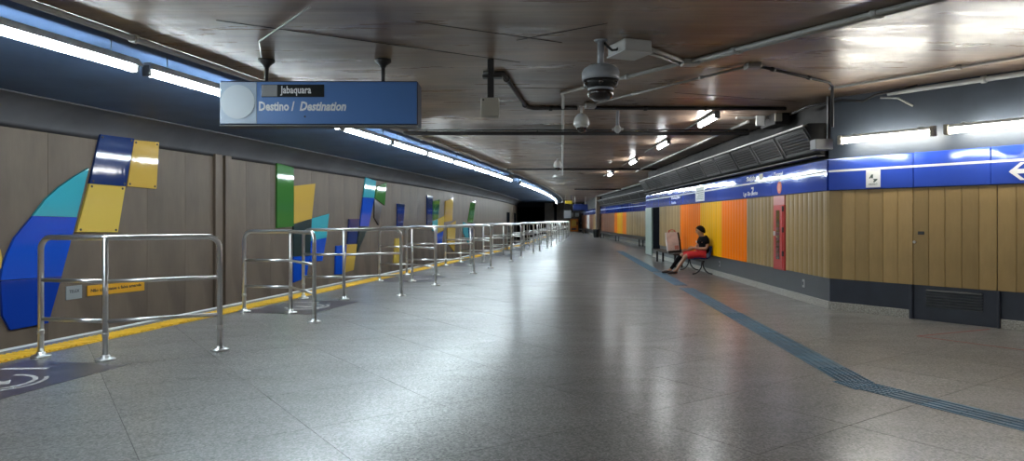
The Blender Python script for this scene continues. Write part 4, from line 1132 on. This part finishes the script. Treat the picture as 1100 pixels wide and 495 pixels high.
skin_mesh('leg_sleeve', [tuple(v) for v in s_.v], s_.e, s_.r, M_shirt, pe)
for an, to in ((NA, NT), (FA, FT)):
    s_ = Sk(); an, to = Vector(an), Vector(to)
    x = s_.p(V(an.x+.05, an.y, .05), (.046, .046)); m_ = (an+to)/2
    x = s_.p(V(an.x-.02, an.y, .055), (.048, .048), x); x = s_.p(V(m_.x-.03, m_.y, .045), (.05, .038), x); s_.p(V(to.x-.012, to.y, .032), (.042, .026), x)
    skin_mesh('shoe', [tuple(v) for v in s_.v], s_.e, s_.r, M_shoe, pe)

# ================================================================== FAR END
bi = thing('litter_bin', 'small black litter bin at the foot of the square pillar', 'bin', (6.75, 55.2, 0))
obj('drum', MB().lathe([(.20, 0), (.22, .03), (.25, .55), (.26, .60)], n=20), M_black, bi)
obj('rim', MB().lathe([(.27, .58), (.28, .60), (.28, .64), (.22, .66)], n=20), M_blackm, bi)
vm_ = thing('vending_machine', 'orange vending machine against the far end wall', 'vending machine', (7.35, 81.5, 0))
obj('body', MB().bbox(-.45, .45, -.4, .4, .02, 1.5, .03), mat('machine_orange', (.75, .22, .02), .4), vm_)
obj('glass', MB().bbox(-.35, .2, -.42, -.395, .6, 1.35, .01), mat('machine_yellow', (.75, .42, .06), .3), vm_)
obj('slot', MB().bbox(-.35, .2, -.42, -.395, .2, .4, .01), M_black, vm_)
obj('keypad', MB().bbox(.26, .40, -.42, -.395, .8, 1.2, .01), M_greyd, vm_)
for i, x in enumerate((7.05, 7.75)):
    ps = thing('wall_poster', 'small white poster above the vending machine, ' + ('left one' if i == 0 else 'right one'), 'poster', (x, 82.0, 1.8))
    obj('sheet', MB().bbox(-.24, .24, -.02, 0, 0, .42, .005), M_white, ps); obj('print', MB().box(-.16, .16, -.022, -.02, .1, .16), M_greyd, ps)
dd = struct(obj('door_2', MB().bbox(8.05, 8.95, 81.93, 82.0, 0, 2.1, .02), M_greyd), 'grey door in the far end wall', 'door')
obj('door_handle', MB().tube([(8.15, 81.9, 1.0), (8.28, 81.9, 1.0)], .02, 8), M_steel, dd)
mo = thing('hanging_board', 'grey information board hanging at the far left end of the platform', 'board', (5.65, 70, 1.55))
obj('panel', MB().bbox(-.37, .37, -.06, .06, 0, .8, .02), M_grey, mo); obj('frame', MB().bbox(-.42, .42, -.04, .08, -.05, .85, .02), M_blackm, mo)
for s in (-.3, .3): obj('rod', MB().tube([(s, 0, .85), (s, 0, CEIL-1.55)], .02, 6), M_blackm, mo)
hs = thing('hanging_sign', 'dark blue sign hanging from the ceiling at the far end', 'sign', (5.95, 60, 2.25))
obj('panel', MB().bbox(-.65, .65, -.1, .1, 0, .52, .02), mat('far_sign_blue', (.01, .025, .14), .4), hs)
for s in (-.45, .45): obj('rod', MB().tube([(s, 0, .5), (s, 0, CEIL-2.25)], .025, 6), M_camw, hs)
yb_ = thing('exit_sign', 'small yellow sign hanging from the ceiling at the far left end', 'sign', (4.6, 56, 2.72))
obj('panel', MB().bbox(-.28, .28, -.05, .05, 0, .24, .01), mat('far_sign_yellow', (.70, .50, .03), .4), yb_)
for s in (-.2, .2): obj('rod', MB().tube([(s, 0, .23), (s, 0, CEIL-2.72)], .015, 6), M_blackm, yb_)
